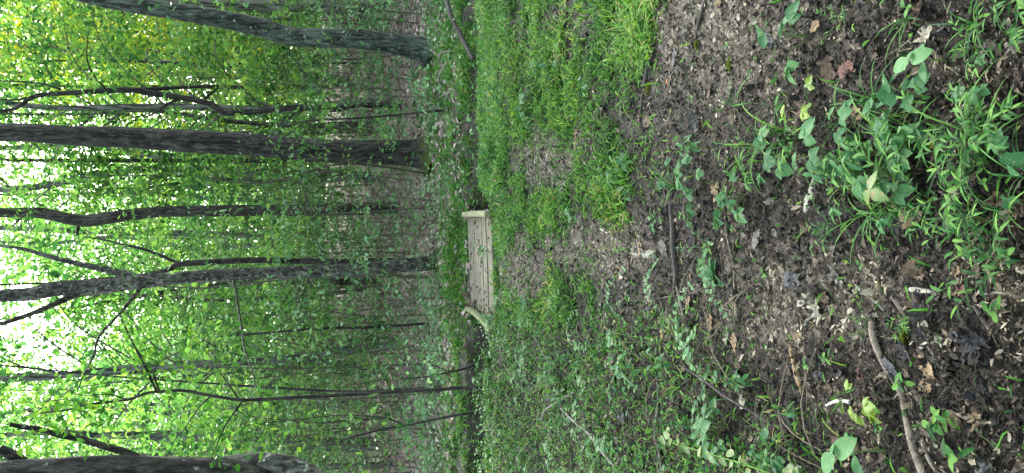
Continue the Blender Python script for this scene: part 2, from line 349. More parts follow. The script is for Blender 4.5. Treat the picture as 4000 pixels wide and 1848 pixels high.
# ------------------------------------------------------------------ the ground: one sheet to the horizon
def soft_ell(px, py, cx, cy, rx, ry): return np.exp(-(((px - cx) / rx) ** 2 + ((py - cy) / ry) ** 2) ** 1.5)
def masks(x, y, z):
    """how much grass, weeds and bare trail a spot of ground carries"""
    px, py = to_px(x, y, z)
    n = fbm(x * 2.2, y * 2.2, 0, 21, 4); n2 = fbm(x * 6, y * 6, 0, 31, 3)
    edge = np.interp(py, [-500, 0, 150, 300, 420, 520, 650], [2600, 2565, 2535, 2490, 2430, 2400, 2330]) + (n2 - .5) * 330 + (n - .5) * 120
    lawn = sstep(70, -130, px - edge) * sstep(760, 540, py + (n - .5) * 300)
    hole = np.maximum.reduce([soft_ell(px, py, 2150, 630, 145, 145), soft_ell(px, py, 2020, 1060, 120, 140) * .95,
                              soft_ell(px, py, 2330, 970, 250, 125), soft_ell(px, py, 2080, 960, 90, 90) * .4, soft_ell(px, py, 2230, 560, 70, 70) * .6])
    mid = np.maximum.reduce([soft_ell(px, py, 2130, 830, 200, 120), soft_ell(px, py, 2000, 800, 130, 260), soft_ell(px, py, 2380, 720, 160, 160) * .85,
                             soft_ell(px, py, 2450, 600, 100, 120) * .7, soft_ell(px, py, 2150, 1160, 190, 110) * .8])
    grass = np.clip(np.maximum(lawn, mid) * (1 - hole) * (.45 + .75 * sstep(.38, .55, n)) + .10 * sstep(2600, 2300, px), 0, 1)
    grass = np.where(y > 8.9, np.maximum(grass, .9 * sstep(14.8, 12.3, y) * (.5 + .5 * sstep(.4, .55, n))), grass)
    stilt = np.maximum.reduce([soft_ell(px, py, 3650, 640, 420, 330), soft_ell(px, py, 3000, 640, 330, 260) * .8, soft_ell(px, py, 2680, 640, 200, 200) * .55, soft_ell(px, py, 3900, 60, 240, 130) * .5]) * (.35 + .9 * sstep(.42, .6, n2))
    left = sstep(1120, 1330, py + (n - .5) * 260) * sstep(3050, 2560, px + (n2 - .5) * 240 - (py - 1300) * .45) * sstep(1860, 1930, px)
    corner = soft_ell(px, py, 2950, 1800, 420, 220)
    weeds = np.clip(np.maximum(left, corner), 0, 1)
    bare = np.clip(np.maximum.reduce([hole, soft_ell(px, py, 2850, 170, 330, 280), soft_ell(px, py, 3100, 1150, 600, 240) * .8, soft_ell(px, py, 3150, 100, 300, 230) * .6]) * sstep(12, 8, y), 0, 1)
    return grass, stilt, weeds, bare

def graded(a, b, core0, core1, st, grow=1.09):
    c = list(np.arange(core0, core1, st)); s = st
    while c[-1] < b: s *= grow; c.append(c[-1] + s)
    s = st
    while c[0] > a: s *= grow; c.insert(0, c[0] - s)
    return np.array(c)
gx = graded(-260, 260, -3.2, 3.2, .03, 1.07); gy = graded(-40, 420, 1.1, 12.4, .028, 1.035)
X, Y = np.meshgrid(gx, gy); Z = ground_z(X, Y)
g_, s_, w_, b_ = masks(X, Y, Z)
near = sstep(14, 9, Y) * sstep(5, 3.4, np.abs(X))
Z = Z + near * ((fbm(X * 9, Y * 9, 0, 41, 4) - .5) * .05 + (fbm(X * 30, Y * 30, 0, 45, 2) - .5) * .016)
nx, ny = len(gx), len(gy); ii = (np.arange(ny - 1)[:, None] * nx + np.arange(nx - 1)[None])
Fq = np.stack([ii, ii + 1, ii + nx + 1, ii + nx], -1).reshape(-1, 4)
mt, t, p, out = new_mat('forest_soil')
co, raw = obj_co(t)
nA = noise_tex(t, raw, 3, 6, .65); nB = noise_tex(t, raw, 34, 6, .7, .5); nC = noise_tex(t, raw, 120, 4, .7)
humus = ramp(t, [(.007, .0055, .004), (.023, .018, .013), (.058, .045, .033), (.11, .088, .065)], nB, [.28, .45, .6, .76])
dirt = ramp(t, [(.009, .007, .0055), (.044, .035, .026), (.155, .13, .096), (.38, .345, .27)], nB, [.3, .44, .56, .7])
hill = ramp(t, [(.08, .055, .048), (.20, .145, .128), (.33, .25, .22)], nB, [.3, .5, .7])
c = mixc(t, ramp(t, [(0, 0, 0), (1, 1, 1)], mathn(t, 'ADD', attr(t, 'var'), mathn(t, 'MULTIPLY', mathn(t, 'SUBTRACT', nA, .5), .9)), [.3, .62]), humus, dirt)
sx = node(t, 'ShaderNodeSeparateXYZ'); t.links.new(raw, sx.inputs[0])
c = mixc(t, ramp(t, [(0, 0, 0), (1, 1, 1)], mathn(t, 'DIVIDE', sx.outputs[1], 20.0), [.58, .72]), c, hill)
c = mixc(t, .35, c, ramp(t, [(.3, .3, .3), (1, 1, 1)], nC, [.3, .7]), 'MULTIPLY')
t.links.new(c, p.inputs['Base Color']); p.inputs['Roughness'].default_value = .75; p.inputs['Specular IOR Level'].default_value = .35
bump(t, mathn(t, 'ADD', nB, mathn(t, 'MULTIPLY', nC, .5)), .9, .02, p)
go = link('ground', mesh('ground', np.stack([X, Y, Z], -1).reshape(-1, 3), [Fq], b_.ravel(), [mt])); go['kind'] = 'structure'
def gz(x, y):                                   # height of the finished sheet
    x = np.asarray(x, float); y = np.asarray(y, float)
    n_ = sstep(14, 9, y) * sstep(5, 3.4, np.abs(x))
    return ground_z(x, y) + n_ * ((fbm(x * 9, y * 9, 0, 41, 4) - .5) * .05 + (fbm(x * 30, y * 30, 0, 45, 2) - .5) * .016)
def gpt(px, py):
    p_ = ground_at(px, py); p_[2] = float(gz(p_[0], p_[1])); return p_

# ------------------------------------------------------------------ footbridge
fb_c = np.array([-.40, 10.2]); fb_z = -.05
fb = thing('footbridge', 'small weathered wooden footbridge of crosswise boards with greenish kerb timbers over the stream', 'footbridge', (fb_c[0], fb_c[1], fb_z))
fb.rotation_euler = (R(-.6), R(-2.2), R(-1.5))
def plank(mb, x0, x1, y0, y1, z0, z1, b=.006, var=.5, nseg=1, sag=0.0, rot=0.0):
    xs = np.linspace(x0, x1, nseg + 1)
    prof = np.array([(y0 + b, z0), (y1 - b, z0), (y1, z0 + b), (y1, z1 - b), (y1 - b, z1), (y0 + b, z1), (y0, z1 - b), (y0, z0 + b)])
    V = np.concatenate([np.column_stack([np.full(8, x), prof[:, 0] + rot * (x - x0), prof[:, 1] + sag * math.sin(math.pi * (x - x0) / (x1 - x0))]) for x in xs])
    F = [(i * 8 + j, i * 8 + (j + 1) % 8, (i + 1) * 8 + (j + 1) % 8, (i + 1) * 8 + j) for i in range(nseg) for j in range(8)]
    mb.add(V, [np.array(F), np.array([list(range(7, -1, -1)), [nseg * 8 + j for j in range(8)]])], var)
mb = MB(); y = -1.10
while y < 1.08:
    wd = .088 + rng.uniform(-.004, .004); dz = rng.uniform(-.005, .006)
    plank(mb, -.74 + rng.uniform(-.02, .015), .74 + rng.uniform(-.015, .02), y, y + wd, -.035 + dz, dz, .007, rng.random(), 6, rng.uniform(-.012, .004), rng.uniform(-.004, .004))
    y += wd + rng.uniform(.005, .011)
mb.build('deck', M['deck'], fb)
for sx_ in (-1, 1):
    mb = MB(); n = 10; ys = np.linspace(-1.13, 1.13, n + 1)
    bow = (.035 * np.sin((ys + 1.13) / 2.26 * math.pi)) * (1 if sx_ < 0 else .1)
    wd, hh = (.075, .085) if sx_ > 0 else (.06, .09)
    V = []
    for yy, bx in zip(ys, bow):
        xc = sx_ * .70 + bx; b = .012
        V += [(xc - wd / 2, yy, .008), (xc + wd / 2, yy, .008), (xc + wd / 2, yy, hh - b), (xc + wd / 2 - b, yy, hh), (xc - wd / 2 + b, yy, hh), (xc - wd / 2, yy, hh - b)]
    F = [(i * 6 + j, i * 6 + (j + 1) % 6, (i + 1) * 6 + (j + 1) % 6, (i + 1) * 6 + j) for i in range(n) for j in range(6)]
    mb.add(V, [np.array(F)[:, ::-1], np.array([[0, 1, 2, 3, 4, 5], [n * 6 + j for j in range(5, -1, -1)]])], .6 if sx_ > 0 else .45)
    mb.build('kerb_rail', M['rail'], fb, smooth=False)
    mb = MB(); mb2 = MB()
    plank(mb, -1.12, 1.12, -.045, .045, -.20, -.042, .006, .4)
    o = mb.build('stringer', M['dark_wood'], fb); o.location = (sx_ * .52, 0, 0); o.rotation_euler = (0, 0, R(90))
mb = MB(); plank(mb, -.62, .55, -1.26, -1.15, -.16, -.055, .01, .4, 4, -.01); mb.build('end_sill', M['grey_wood'], fb)

# ------------------------------------------------------------------ trees
def spray(n, ctr, r, th, L, W, tilt=.55, seed=None):
    a = rng.uniform(0, 2 * math.pi, n); q = np.sqrt(rng.random(n)) * r
    P = np.stack([np.cos(a) * q, np.sin(a) * q, rng.normal(0, th, n)], -1) + ctr
    return P, a + rng.normal(0, .9, n), rng.normal(-.25, tilt, n), rng.normal(0, tilt, n), L * rng.uniform(.7, 1.3, n), W * rng.uniform(.7, 1.25, n)
def crown_mesh(mb, centres, radii, n, L, W, tilt=.55, th=.12, tpl=KITE, mat=0, vlo=0., vhi=1.):
    for c, r in zip(centres, radii):
        k = max(6, int(n * r * r)); v0 = rng.uniform(vlo, vhi)
        a = spray(k, c, r, th, L, W, tilt)
        add_leaves(mb, tpl, *a, droop=.5, fold=.25, var=np.clip(v0 + rng.normal(0, .22, k), 0, 1), mat=mat)

def limb(mb, P, r0, r1, sides=6, seed=0, rough=.05, step=.15):
    P = np.asarray(P); tube(mb, P, np.linspace(r0, r1, len(P)), sides, step=step, rough=rough, seed=seed)

def px_line(pts, Y):                            # a traced centre line at one true depth (or a depth per point)
    Ys = Y if hasattr(Y, '__len__') else [Y] * len(pts)
    return np.array([on_plane(a, b, yy) for (a, b), yy in zip(pts, Ys)])
def traced_tree(name, label, pts, wid, Y, bark_, sides=20, rough=.10, flare=.0, seed=1, crown=None, top=14.0, branches=(), group=None, cat='tree', yoff=0.0, step=.07, extend=True):
    """pts run from the foot upwards; wid are widths in photo pixels along it"""
    base = on_plane(*pts[0], Y); base[2] = float(gz(base[0], Y)) - .04
    P = px_line(pts, Y); P[0] = base; k = Y / FPX / CP
    Rr = np.interp(np.linspace(0, 1, len(P)), np.linspace(0, 1, len(wid)), wid) * k * .5 * .9
    if extend and P[-1][2] < top:
        d = P[-1] - P[-2]; d /= np.linalg.norm(d); n_ = 4
        for i in range(1, n_ + 1):
            P = np.vstack([P, P[-1] + d * (top - P[-1][2]) / (n_ + 1 - i) * .999 + np.array([rng.normal(0, .08), rng.normal(0, .08), 0])]); Rr = np.append(Rr, Rr[-1] * .82)
    root = thing(name, label, cat, base, group)
    mb = MB(); tube(mb, P - base, Rr, sides, step=step, rough=rough, seed=seed, flare=flare, rfreq=1.0)
    mb.build('trunk', M[bark_], root)
    for b in branches:
        bp, bw = b[0], b[1]; dy = b[2] if len(b) > 2 else 0
        Q = px_line(bp, [Y + dy * i / (len(bp) - 1) for i in range(len(bp))]); mb = MB()
        tube(mb, Q - base, np.linspace(bw[0], bw[1], len(Q)) * k * .5, 8, step=.08, rough=.08, seed=seed + 3)
        mb.build('branch', M[bark_], root)
    if crown: 
        mb = MB(); crown(mb, P - base, base); mb.build('crown', M['canopy'], root, smooth=False)
    return root, P, Rr
def high_crown(z0, z1, rad, n_clump, L=.13, dens=60, cx=0, cy=0):
    def f(mb, P, base):
        C, Q = [], []
        tp = P[-1]
        for i in range(n_clump):
            a = rng.uniform(0, 6.28); q = rad * math.sqrt(rng.random())
            C.append((np.interp(rng.uniform(z0, z1), P[:, 2], P[:, 0]) + math.cos(a) * q + cx, np.interp(z1, P[:, 2], P[:, 1]) + math.sin(a) * q + cy, rng.uniform(z0, z1))); Q.append(rng.uniform(.6, 1.2))
        crown_mesh(mb, C, Q, dens, L, L * .6)
    return f

traced_tree('broad_tree', 'grey green leaning tree trunk standing beside the fallen log at the stream bank', 
            [(1728, 222), (1690, 205), (1600, 182), (1400, 153), (1230, 148), (1120, 140), (1000, 105), (800, 62), (600, 30), (400, -5), (200, -60), (0, -130)],
            [112, 100, 92, 84, 80, 78, 74, 72, 70, 66, 60, 54], 14.6, 'bark_grey', 26, .10, .55, 3, high_crown(6.5, 15, 3.6, 45), 17)
traced_tree('broad_tree', 'dark ridged straight tree trunk with yellow green moss round its flared foot',
            [(1705, 603), (1670, 600), (1500, 596), (1300, 592), (1000, 570), (600, 545), (300, 530), (0, 518)],
            [112, 104, 100, 97, 92, 86, 78, 70], 15.3, 'bark_dark', 26, .09, .75, 5, high_crown(7.5, 16, 3.6, 45), 17,
            branches=[([(1690, 565), (1699, 525), (1703, 485), (1716, 450)], (60, 16), -.5), ([(1692, 635), (1706, 662), (1722, 690)], (44, 12), -.6), ([(1700, 600), (1722, 590), (1745, 585)], (50, 14), -.9)])
traced_tree('broad_tree', 'slim grey brown tree trunk with a kink and a stub high on its stem',
            [(1655, 807), (1500, 812), (1300, 818), (1000, 823), (820, 824), (620, 828), (520, 838), (435, 850), (350, 862), (272, 855), (155, 831), (0, 830)],
            [50, 50, 49, 48, 44, 42, 46, 48, 50, 46, 42, 36], 19.5, 'bark_brown', 20, .08, .2, 8, high_crown(9, 17, 3.2, 35), 18,
            branches=[([(310, 862), (303, 900), (300, 918)], (16, 8)), ([(100, 840), (70, 862), (40, 895)], (12, 5))])
traced_tree('broad_tree', 'mottled leaning tree trunk with long forked limbs and dark foot behind the footbridge',
            [(1738, 1008), (1683, 1026), (1543, 1040), (1310, 1056), (1000, 1068), (823, 1076), (699, 1086), (543, 1102), (388, 1120), (233, 1128), (116, 1150), (0, 1157), (-150, 1180)],
            [74, 64, 58, 54, 48, 48, 50, 54, 58, 60, 54, 50, 44], 14.3, 'bark_mottled', 22, .12, .35, 12, high_crown(7.5, 15, 3.6, 40), 16,
            branches=[([(560, 1092), (466, 1066), (350, 1040), (233, 1013), (93, 974), (0, 960)], (30, 9), .8),
                      ([(560, 1110), (520, 1160), (466, 1227), (388, 1312), (365, 1390), (326, 1467), (303, 1530)], (14, 4), -1.2),
                      ([(310, 1145), (240, 1175), (194, 1196), (78, 1242), (0, 1266)], (22, 14), -.6),
                      ([(908, 1076), (924, 1157), (940, 1260), (955, 1359), (985, 1450), (1000, 1514)], (9, 4), -1.5)])
traced_tree('broad_tree', 'nearly straight dark stem close behind the mottled leaning tree, forking into a thin side limb',
            [(1560, 1018), (1300, 1022), (1000, 1017), (780, 1026), (690, 1034), (668, 1050), (560, 1075), (400, 1090), (200, 1105), (0, 1112)], [26, 26, 24, 24, 22, 20, 14, 11, 9, 7], 16.4, 'bark_thin', 12, .08, 0, 14, None, 10,
            branches=[([(695, 1030), (683, 1022), (575, 978), (497, 959), (419, 940), (330, 925)], (14, 4), .5)], extend=False)
# the double-stemmed tree whose foot is outside the frame
twin = thing('twin_stem_tree', 'large near tree with two lichened stems bending in past the bushes', 'tree', (-3.9, 9.6, float(gz(-3.9, 9.6)) - .05))
b0 = np.array(twin.location); kx = 9.6 / FPX / CP
P = px_line([(1400, 2120), (1250, 2060), (1080, 1960), (980, 1895), (850, 1868), (650, 1862), (400, 1862), (0, 1880), (-300, 1900)], 9.6); P = np.vstack([[b0], P])
mb = MB(); tube(mb, P - b0, np.array([180, 160, 145, 130, 130, 142, 142, 138, 132, 125]) * kx * .5, 26, step=.06, rough=.12, seed=21, flare=.3); mb.build('trunk', M['bark_lichen'], twin)
P2 = px_line([(1500, 2080), (1330, 1950), (1230, 1872), (1150, 1826), (1060, 1806), (960, 1806), (840, 1830), (700, 1860)], [9.5, 9.5, 9.5, 9.6, 9.7, 9.8, 9.9, 10]); P2 = np.vstack([[b0 + (.1, -.1, 0)], P2])
mb = MB(); tube(mb, P2 - b0, np.array([105, 95, 86, 80, 76, 74, 72, 70, 64]) * kx * .5, 20, step=.06, rough=.12, seed=22); mb.build('trunk', M['bark_pale_lichen'], twin)
for bp, bw in (([(560, 1800), (490, 1768), (380, 1735), (300, 1712), (233, 1700), (155, 1677), (90, 1668), (40, 1658)], (30, 16)), ([(120, 1840), (90, 1810), (40, 1775), (0, 1755)], (52, 34))):
    mb = MB(); tube(mb, px_line(bp, 9.8) - b0, np.linspace(*bw, len(bp)) * kx * .5, 12, step=.06, rough=.12, seed=24); mb.build('branch', M['bark_lichen'], twin)

mb = MB()
for px_, py_, dy, r_ in ((300, 1640, -.4, .3), (200, 1590, .5, .35), (120, 1660, 0, .3), (380, 1690, -.5, .25), (850, 1738, -.5, .16), (930, 1742, -.4, .16), (1080, 1700, .6, .25), (1010, 1742, -.3, .14), (700, 1700, .8, .3), (560, 1640, .9, .3), (1180, 1740, .5, .22), (450, 1620, .8, .3), (780, 1640, .9, .3)):
    crown_mesh(mb, [on_plane(px_, py_, 9.6 + dy) - b0], [r_], 150, .10, .065, .6, .05, HEXL)
mb.build('crown', M['near_leaf'], twin, smooth=False)
# sapling with opposite thin branches, left of the bridge
sap_pts = [(1900, 1512), (1846, 1514), (1699, 1522), (1466, 1537), (1310, 1545), (1155, 1553), (1000, 1561), (932, 1561), (823, 1545), (714, 1526), (621, 1530), (567, 1537), (497, 1561), (342, 1580), (272, 1599), (155, 1615)]
def leafy(lines, per, r, L=.10, mat='canopy'):
    """foliage strung along branch lines"""
    def f(mb, base):
        C, Q = [], []
        for ln in lines:
            d = np.linspace(.15, 1, per)
            idx = d * (len(ln) - 1); i0 = np.clip(idx.astype(int), 0, len(ln) - 2); fr = (idx - i0)[:, None]
            pts_ = ln[i0] * (1 - fr) + ln[i0 + 1] * fr
            for q in pts_: C.append(q - base + rng.normal(0, r * .5, 3)); Q.append(r * rng.uniform(.6, 1.2))
        crown_mesh(mb, C, Q, 90, L, L * .62, .6, .06, HEXL)
    return f
def sapling(label, pts, wid, Y, branches=(), leaf=True, per=5, r=.35, L=.09, bark_='bark_thin', group=None, name='sapling', leafmat='near_leaf', leaf_lines=None):
    base = on_plane(*pts[0], Y); base[2] = float(gz(base[0], Y)) - .02; k = Y / FPX / CP
    P = px_line(pts, Y); P[0] = base
    root = thing(name, label, 'sapling', base, group)
    mb = MB(); tube(mb, P - base, np.interp(np.linspace(0, 1, len(P)), np.linspace(0, 1, len(wid)), wid) * k * .5, 9, step=.05, rough=.10, seed=int(pts[0][1])); mb.build('trunk', M[bark_], root)
    lines = []
    for b in branches:
        bp, bw = b[0], b[1]; dy = b[2] if len(b) > 2 else 0
        Q = px_line(bp, [Y + dy * i / (len(bp) - 1) for i in range(len(bp))]); mb = MB(); lines.append(Q)
        tube(mb, Q - base, np.linspace(bw[0], bw[1], len(Q)) * k * .5, 6, step=.06, rough=.06, seed=5); mb.build('branch', M[bark_], root)
    if leaf:
        mb = MB(); leafy(lines + ([P[-4:]] if leaf_lines is None else leaf_lines), per, r, L)(mb, base); mb.build('crown', M[leafmat], root, smooth=False)
    return root
sapling('tall sapling with opposite thin branches rising by the stream left of the footbridge', sap_pts, [15, 15, 14, 13, 13, 12, 12, 11, 11, 10, 9, 7, 5], 9.6,
        [([(932, 1558), (885, 1490), (846, 1429), (838, 1359)], (8, 3), .6), ([(947, 1566), (915, 1612), (877, 1669), (838, 1762), (820, 1810)], (9, 3), -.4), ([(823, 1548), (780, 1590), (745, 1638), (714, 1685), (680, 1720)], (7, 2), .5),
         ([(613, 1530), (570, 1440), (528, 1359), (495, 1290), (466, 1227)], (10, 4), .3), ([(610, 1530), (590, 1480), (575, 1440), (540, 1420), (500, 1380)], (6, 2), .4), ([(528, 1359), (560, 1400), (575, 1440)], (6, 3), .2),
         ([(621, 1522), (600, 1460), (630, 1410), (690, 1380), (745, 1345)], (7, 2), -.5), ([(497, 1561), (420, 1540), (330, 1545), (250, 1520)], (5, 2), -.5), ([(342, 1582), (260, 1560), (170, 1570), (80, 1540)], (5, 2), .3)], per=6, r=.34, L=.085)
sapling('crooked dark sapling that forks low down, rooted at the stream edge', [(1940, 1605), (1860, 1612), (1776, 1623), (1699, 1638), (1606, 1658), (1497, 1677), (1404, 1700), (1330, 1720)], [12, 11, 9, 7, 5], 9.1,
        [([(1580, 1662), (1545, 1645), (1497, 1630), (1458, 1627), (1380, 1623), (1303, 1623), (1150, 1640), (1000, 1654)], (7, 3), .3)], per=6, r=.3, L=.085, leafmat='under')
sapling('thin straight sapling rising from the brown slope beyond the left kerb of the bridge', [(1691, 1262), (1543, 1273), (1388, 1281), (1233, 1285), (1000, 1304), (900, 1310)], [11, 11, 10, 9, 7], 15.5,
        [([(1490, 1275), (1420, 1330), (1340, 1362)], (5, 2)), ([(1500, 1272), (1430, 1262), (1330, 1250)], (5, 2)), ([(1230, 1285), (1150, 1250), (1090, 1245)], (4, 2))], per=7, r=.5, L=.09, leafmat='under')
sapling('slender leaning sapling pair in the ground cover at the right of the mossy tree', [(1780, 431), (1640, 440), (1450, 458), (1320, 466), (1194, 474), (1100, 500)], [9, 8, 7, 6, 4], 13.4,
        [([(1776, 425), (1700, 436), (1600, 445), (1500, 450)], (6, 3), .3), ([(1320, 466), (1240, 430), (1180, 400)], (4, 2)), ([(1194, 474), (1130, 520), (1080, 560)], (4, 2))], per=6, r=.45, L=.09, leafmat='under')
sapling('dark curved sapling leaning out over the stream left of the bridge', [(1880, 1400), (1862, 1413), (1835, 1432), (1800, 1444), (1765, 1452), (1730, 1460), (1640, 1475), (1560, 1480)], [13, 12, 9, 6, 4], 10.4,
        [([(1765, 1452), (1700, 1430), (1650, 1400)], (4, 2))], per=4, r=.25, L=.08, leafmat='seedling')

# slim trees traced farther back
slim = 'slim trees among the background foliage'
traced_tree('slim_tree', 'thin bent tree with a forked elbow in front of the low sky gap',
            [(1637, 419), (1466, 411), (1373, 411), (1310, 427), (1233, 419), (1116, 423), (1000, 435), (885, 443), (860, 430), (815, 404), (699, 380), (575, 362), (536, 353), (435, 353), (310, 361), (140, 376), (62, 423), (-40, 440)],
            [30, 28, 25, 24, 25, 24, 24, 24, 24, 24, 25, 24, 22, 20, 18, 14, 14], 19, 'bark_thin', 12, .08, 0, 31, None, 10,
            [([(536, 353), (610, 348), (700, 342), (840, 336)], (18, 10), .4), ([(140, 376), (60, 390), (0, 388)], (8, 5)), ([(700, 384), (650, 410), (610, 440), (560, 462)], (12, 4), -.3), ([(800, 385), (830, 360), (850, 345)], (12, 6), .3), ([(420, 353), (370, 300), (340, 230), (345, 120)], (8, 3), -.4), ([(240, 350), (150, 325), (0, 315)], (8, 4))], slim, extend=False)
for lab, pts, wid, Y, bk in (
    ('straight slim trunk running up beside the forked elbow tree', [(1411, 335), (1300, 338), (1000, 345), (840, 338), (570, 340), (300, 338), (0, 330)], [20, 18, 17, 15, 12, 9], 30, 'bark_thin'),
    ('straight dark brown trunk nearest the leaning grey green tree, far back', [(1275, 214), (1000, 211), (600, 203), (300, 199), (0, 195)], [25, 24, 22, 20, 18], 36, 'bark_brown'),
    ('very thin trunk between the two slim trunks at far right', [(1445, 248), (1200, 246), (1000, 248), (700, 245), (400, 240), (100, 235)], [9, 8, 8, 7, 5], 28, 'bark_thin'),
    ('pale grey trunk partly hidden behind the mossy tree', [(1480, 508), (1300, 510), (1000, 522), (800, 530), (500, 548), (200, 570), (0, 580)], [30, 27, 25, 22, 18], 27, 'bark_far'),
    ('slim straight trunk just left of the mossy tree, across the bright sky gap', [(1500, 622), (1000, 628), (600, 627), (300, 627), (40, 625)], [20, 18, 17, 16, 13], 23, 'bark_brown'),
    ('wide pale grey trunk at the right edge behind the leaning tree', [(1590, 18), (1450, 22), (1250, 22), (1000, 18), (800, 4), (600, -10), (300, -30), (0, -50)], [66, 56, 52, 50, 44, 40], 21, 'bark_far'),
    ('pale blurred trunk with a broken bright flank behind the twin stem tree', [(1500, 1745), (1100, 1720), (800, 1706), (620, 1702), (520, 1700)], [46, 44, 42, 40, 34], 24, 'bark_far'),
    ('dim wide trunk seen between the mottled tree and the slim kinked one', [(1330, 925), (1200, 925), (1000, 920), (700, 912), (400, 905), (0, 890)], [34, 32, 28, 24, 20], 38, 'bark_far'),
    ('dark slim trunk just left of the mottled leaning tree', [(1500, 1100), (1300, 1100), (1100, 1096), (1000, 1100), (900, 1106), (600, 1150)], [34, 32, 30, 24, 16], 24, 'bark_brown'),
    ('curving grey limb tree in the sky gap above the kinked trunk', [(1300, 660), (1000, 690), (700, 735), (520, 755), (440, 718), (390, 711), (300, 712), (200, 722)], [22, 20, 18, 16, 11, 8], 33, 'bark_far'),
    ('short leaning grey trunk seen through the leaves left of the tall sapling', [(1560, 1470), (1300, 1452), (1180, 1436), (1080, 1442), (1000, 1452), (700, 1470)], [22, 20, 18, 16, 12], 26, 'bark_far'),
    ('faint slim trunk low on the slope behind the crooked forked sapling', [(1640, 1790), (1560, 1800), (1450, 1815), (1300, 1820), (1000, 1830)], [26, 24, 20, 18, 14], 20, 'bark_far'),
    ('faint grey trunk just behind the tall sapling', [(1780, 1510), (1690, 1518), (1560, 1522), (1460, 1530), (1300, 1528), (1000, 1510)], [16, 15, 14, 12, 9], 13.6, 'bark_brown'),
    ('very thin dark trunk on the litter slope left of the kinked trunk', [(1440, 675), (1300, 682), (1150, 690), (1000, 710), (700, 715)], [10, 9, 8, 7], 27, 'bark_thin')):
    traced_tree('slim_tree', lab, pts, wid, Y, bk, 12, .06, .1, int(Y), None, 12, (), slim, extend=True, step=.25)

# background trees of the wooded slope: each with its own trunk, limbs and leafy crown
def forest_tree(h_, r_, crown0, rad, nclump, L, mat, sides=9):
    root = thing('forest_tree', 'leafy background tree on the slope', 'tree', (0, 0, 0), 'leafy background trees of the wooded slope')
    k = np.linspace(0, 1, 7); P = np.stack([np.cumsum(rng.normal(0, h_ * .012, 7)), np.cumsum(rng.normal(0, h_ * .012, 7)), k * h_ - .1], -1); P[0, :2] = 0
    mb = MB(); tube(mb, P, r_ * (1 - .75 * k), sides, step=.5, rough=.08, seed=int(h_ * 7), flare=.25); C, Q = [], []
    for i in range(nclump):
        f = rng.random() ** .9; z = crown0 + (h_ - crown0) * f; a = rng.uniform(0, 6.28); q = rad * (1 - .55 * f) * rng.uniform(.35, 1)
        c0 = np.array([np.interp(z, P[:, 2], P[:, 0]), np.interp(z, P[:, 2], P[:, 1]), z]); c1 = c0 + (math.cos(a) * q, math.sin(a) * q, rng.uniform(-.1, .35) * q)
        C.append(c1); Q.append(rng.uniform(.5, 1.05))
        if i % 3 == 0: limb(mb, [c0 - (0, 0, q * .3), (c0 + c1) / 2 + (0, 0, .1), c1], r_ * .22, r_ * .05, 5, i, 0, .4)
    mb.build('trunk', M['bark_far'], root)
    mb = MB(); crown_mesh(mb, C, Q, 64, L * 1.05, L * .66, .38, .09, HEXL); mb.build('crown', M[mat], root, smooth=False)
    return root
protos = [forest_tree(22, .15, 2.0, 3.8, 180, .16, 'canopy'), forest_tree(17, .11, 1.5, 3.4, 150, .155, 'canopy'), forest_tree(12, .085, 1.1, 2.9, 120, .14, 'canopy'),
          forest_tree(25, .18, 4.5, 4.2, 180, .17, 'canopy'), forest_tree(15, .12, 2.2, 3.2, 130, .155, 'canopy_sunlit'), forest_tree(8, .06, .9, 2.3, 90, .13, 'under')]
FT = []
tries = 0
while len(FT) < 68 and tries < 9000:
    tries += 1
    y = 19 + 44 * rng.random() ** 1.0; x = rng.uniform(-1, 1) * (y * .36 + 1.5)
    if any((x - a) ** 2 + (y - b) ** 2 < (1.7 + .02 * y) ** 2 for a, b, _ in FT): continue
    k = int(rng.choice(6, p=[.22, .24, .22, .13, .0, .19])) if y > 24 else int(rng.choice([1, 2, 5]))
    if .17 < x / y < .33 and y > 27 and rng.random() < .75: k = 4
    if k in (0, 1, 3, 4) and (.05 < x / y < .135 or -.14 < x / y < -.115) and rng.random() < .45: continue
    FT.append((x, y, k))
used = set()
for x, y, k in FT:
    loc = (x, y, float(gz(x, y)) - .05)
    if k not in used: o = protos[k]; o.location = loc; o.rotation_euler.z = rng.uniform(0, 6.28); used.add(k)
    else: o = dup(protos[k], loc, rng.uniform(0, 6.28), rng.uniform(.8, 1.15))
    o['label'] = ['tall pale green background tree with high leafy crown on the slope', 'middling leafy background tree on the wooded slope', 'short bushy background tree on the wooded slope', 'tallest background tree with bare lower trunk on the slope',
                  'yellow green sunlit background tree on the slope', 'low dark green bushy tree on the wooded slope'][k]
for k in range(6):
    if k not in used: bpy.data.objects.remove(protos[k])

# far wood closing the view
mb = MB(); n = 190000
a = rng.uniform(-.42, .42, n); dd = rng.uniform(62, 120, n); x = dd * np.tan(a); yy = dd
zz = ground_z(x, yy) + rng.random(n) ** 1.2 * (17 + 16 * vnoise(x * .12, yy * .12, 0, 77))
cl = vnoise(x * .5, yy * .5, zz * .6, 78); el = (zz - CAM_Z) / yy
keep = (cl > .43) & ~((np.abs(x / yy - .095 - .025 * np.sin(zz)) < .042) & (el > .265)) & ~((np.abs(x / yy - .17) < .03) & (el > .17) & (el < .26)) & ~((np.abs(x / yy + .125) < .016) & (el > .29) & (el < .36))
add_leaves(mb, KITE, np.stack([x, yy, zz], -1)[keep], rng.uniform(0, 6.28, keep.sum()), rng.normal(0, .6, keep.sum()), rng.normal(0, .6, keep.sum()), rng.uniform(.4, .8, keep.sum()), .40, fold=.2, var=np.clip(cl[keep] + rng.normal(0, .15, keep.sum()), 0, 1))
fw = mb.build('far_woods', M['canopy'], smooth=False); fw['kind'] = 'stuff'

